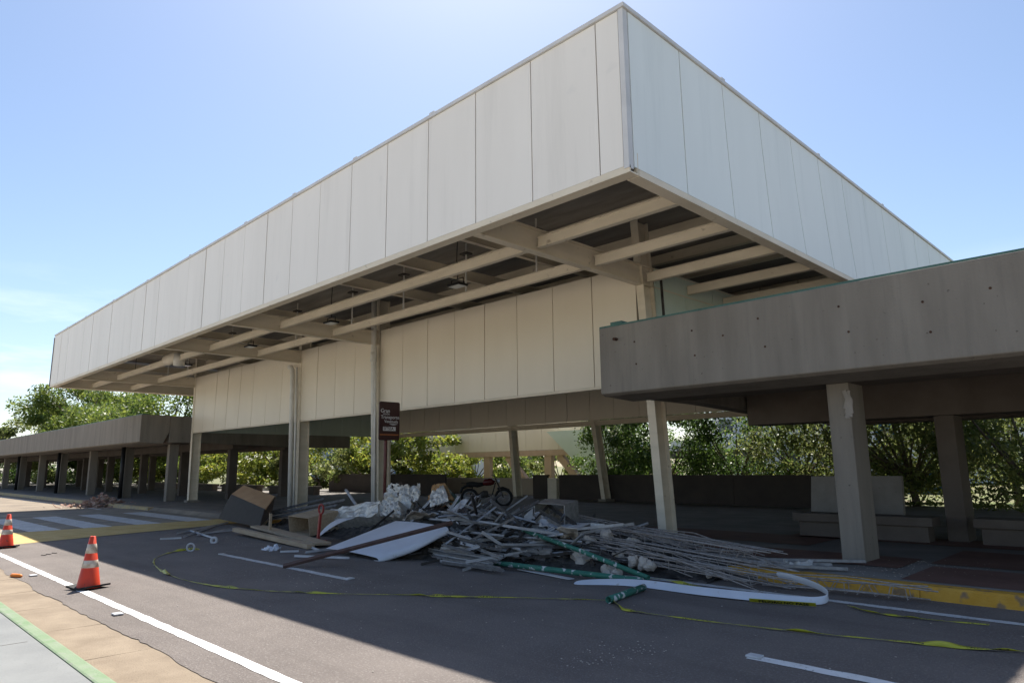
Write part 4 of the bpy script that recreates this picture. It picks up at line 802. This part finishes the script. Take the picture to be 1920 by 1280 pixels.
# profiles on the platform right of the cages
for k, (a, b) in enumerate((((1392, 1049), (1623, 1054)), ((1395, 1054), (1560, 1060)), ((1420, 1060), (1590, 1068)))):
    tag(MB().channel(G(*a, PZ+.05), G(*b, PZ+.03), .06, .03).build('metal_stud', 'galv'), ('longest', 'middle', 'shortest')[k] + ' of three grey studs lying on the platform edge', 'metal strip')
crumple('foil_scrap', (G(1468, 1058, PZ+.03), G(1525, 1064, PZ+.03), G(1522, 1056, PZ+.08), G(1468, 1052, PZ+.08)), 'foil', 'crumpled foil scrap on the platform studs', 'foil', 6, .02, .02)
mb = MB()
for k in range(500):
    p = G(U(1560, 1860), U(1050, 1082), PZ+.006) if k < 160 else Vector((random.gauss(-9, 5), U(3.2, 8.8), .008))
    if p.y < 9.4 or k < 160:
        s_ = U(.003, .011); mb.prism([p+Vector((s_*cos(t+p.x), s_*sin(t+p.x)*U(.4, 1), 0)) for t in (0, 1.7, 3.3, 4.8)], (0, 0, 1), s_*.4)
for k in range(260):
    c_ = random.choice(((1180, 1215), (1130, 1235), (640, 1090), (590, 1085), (480, 1010), (440, 1012))); p = G(random.gauss(c_[0], 50), min(1275, max(1000, random.gauss(c_[1], 9))), .008); s_ = U(.003, .010)
    mb.prism([p+Vector((s_*cos(t), s_*sin(t), 0)) for t in (0, 1.7, 3.3, 4.8)], (0, 0, 1), s_*.4)
stuff(mb.build('chips', 'lump'), 'tiny pale chips of debris scattered on the asphalt', 'debris')
# small litter
def ring(u, v, r, t, label, flat=False):
    p = G(u, v); c_ = p + Vector((0, 0, t if flat else r+.0)); tag(MB().tube([c_ + (Vector((r*cos(a), r*sin(a), 0)) if flat else RT0*(r*cos(a)) + Vector((0, 0, r*sin(a)))) for a in np.linspace(0, 2*pi, 25)], t, 8, False).build('tape_roll', 'whitemetal', smooth=True), label, 'tape roll')
ring(357, 1033, .075, .018, 'white empty tape roll standing at the end of the caution tape'); ring(401, 1018, .06, .03, 'small white roll beside the loose white strips')
p = G(508, 1031); crumple('plastic_wrap', (p+Vector((-.2, -.12, .02)), p+Vector((.2, -.12, .02)), p+Vector((.2, .12, .06)), p+Vector((-.2, .12, .06))), 'sheet', 'crumpled pale plastic wrap on the asphalt by the planks', 'plastic', 7, .03, .02)
p = G(30, 1082); tag(MB().tube([p+Vector((-.13, -.05, .025)), p+Vector((-.09, -.035, .03)), p+Vector((.09, .035, .03)), p+Vector((.13, .05, .025))], [.012, .028, .028, .012], 10).build('plastic_bottle', 'orange', smooth=True), 'orange plastic bottle lying left of the white edge line', 'bottle')
for u, v in ((78, 1040), (87, 1038), (98, 1036)): p = G(u, v, .01); tag(MB().bar(p, p+Vector((.09, .05, .0)), .03, .012).build('wood_chip', 'darkboard'), 'small dark wood chip on sunlit asphalt near the cones', 'chip', 'dark chips on the asphalt')
# far rubble of broken tiles spilling over the kerb gap
mb = MB()
for k in range(420):
    x, y = random.gauss(-36.3, .9), random.gauss(9.35, .5); z = max(0, .42-.28*hypot((x+36.3)/1.1, (y-9.35)/.6)) + (.0 if y < 9.4 else .1); a = U(0, 6.3); l_ = U(.06, .2); p = Vector((x, y, max(.02, z+U(-.08, .03)))); mb.bar(p, p+Vector((cos(a)*l_, sin(a)*l_, U(-.08, .1))), U(.06, .16), .02, (U(-.6, .6), U(-.6, .6), 1))
stuff(mb.build('tile_rubble', 'tile'), 'heap of broken reddish tiles spilling over the far kerb', 'rubble')

# ================================================================== CAUTION TAPE
def ribbon(pts, wd, label, seg=14, flat=.42):
    # smooth polyline -> twisted ribbon with uv along its length
    pts = [Vector(p) for p in pts]; Q = []
    for i in range(len(pts)-1):
        p0, p1, p2, p3 = pts[max(i-1, 0)], pts[i], pts[i+1], pts[min(i+2, len(pts)-1)]
        for k in range(seg): t = k/seg; Q.append(.5*((2*p1) + (p2-p0)*t + (2*p0-5*p1+4*p2-p3)*t*t + (3*p1-p0-3*p2+p3)*t**3))
    Q.append(pts[-1]); V, F, UVs = [], [], []; s_ = 0; ph = U(0, 3)
    for i, q in enumerate(Q):
        d = (Q[min(i+1, len(Q)-1)] - Q[max(i-1, 0)]).normalized(); r = d.cross(Vector((0, 0, 1))).normalized()
        if i: s_ += (q-Q[i-1]).length
        tw = .9*sin(s_*3.1+ph) + .8*sin(s_*8.3) + .4*sin(s_*19); wf = .22+.78*max(0, sin(s_*.83+ph*2)*sin(s_*2.9+ph))**.6 if sin(s_*.83+ph*2)*sin(s_*2.9+ph) > 0 else .22
        o_ = (r*cos(tw*.5) + Vector((0, 0, 1))*sin(tw*.5))*wd*wf/2; c_ = Vector((q.x, q.y, max(q.z, .012+abs(o_.z)))); V += [c_-o_, c_+o_]; UVs += [(s_, 0), (s_, 1)]
    for i in range(len(Q)-1): F.append((2*i, 2*i+1, 2*i+3, 2*i+2))
    mb = MB(); mb.add(V, F); o = mb.build('caution_tape', 'tape', smooth=True); uv = o.data.uv_layers.new(name='UVMap')
    for l_ in o.data.loops: uv.data[l_.index].uv = UVs[l_.vertex_index]
    o.modifiers.new('s', 'SOLIDIFY').thickness = .002
    return tag(o, label, 'caution tape')
ribbon([G(*q, .02) for q in ((374, 1029), (350, 1030), (322, 1034), (296, 1043), (288, 1053), (300, 1067), (335, 1083), (390, 1095), (480, 1105), (560, 1109), (640, 1112), (750, 1114), (860, 1117), (1000, 1120), (1140, 1124))], .065, 'yellow caution tape looping over the shaded asphalt to the green pipe')
ribbon([G(*q, .02) for q in ((1146, 1124), (1156, 1131), (1168, 1139), (1185, 1144), (1300, 1160), (1420, 1174), (1550, 1188), (1700, 1202), (1800, 1212), (1925, 1220))], .065, 'yellow caution tape running from the green pipe along the road')
ribbon([G(*q, .05) for q in ((1215, 1083), (1250, 1086), (1290, 1095), (1335, 1104))], .06, 'yellow caution tape draped behind the curled strip')
ribbon([G(*q, .02) for q in ((1590, 1134), (1625, 1145), (1660, 1150), (1740, 1160), (1855, 1170))], .065, 'yellow caution tape lying beside the kerb line')
a, b = G(1405, 1124, .035), G(1530, 1133, .035); d_ = (b-a).normalized(); 
tp = tag(MB().bar(a, b, .003, .07, (0, -.75, .6)).build('caution_tape', 'tapeplain'), 'flat yellow caution tape with black lettering against the curled strip', 'caution tape')
nrm = d_.cross(Vector((0, -.75, .6))).normalized(); upv = nrm.cross(d_).normalized()
if nrm.dot(CO-a) < 0: nrm = -nrm
upv = nrm.cross(d_).normalized(); R3 = Matrix((d_, upv, nrm)).transposed()
tx = text('PELIGRO NO PASE', 0, 0, .066, 'black', tp, 0, bold=.001); pos = a + d_*.10 - upv*.024 + nrm*.004
tx.rotation_euler = R3.to_euler(); tx.location = pos - Vector(parent_org(tp))
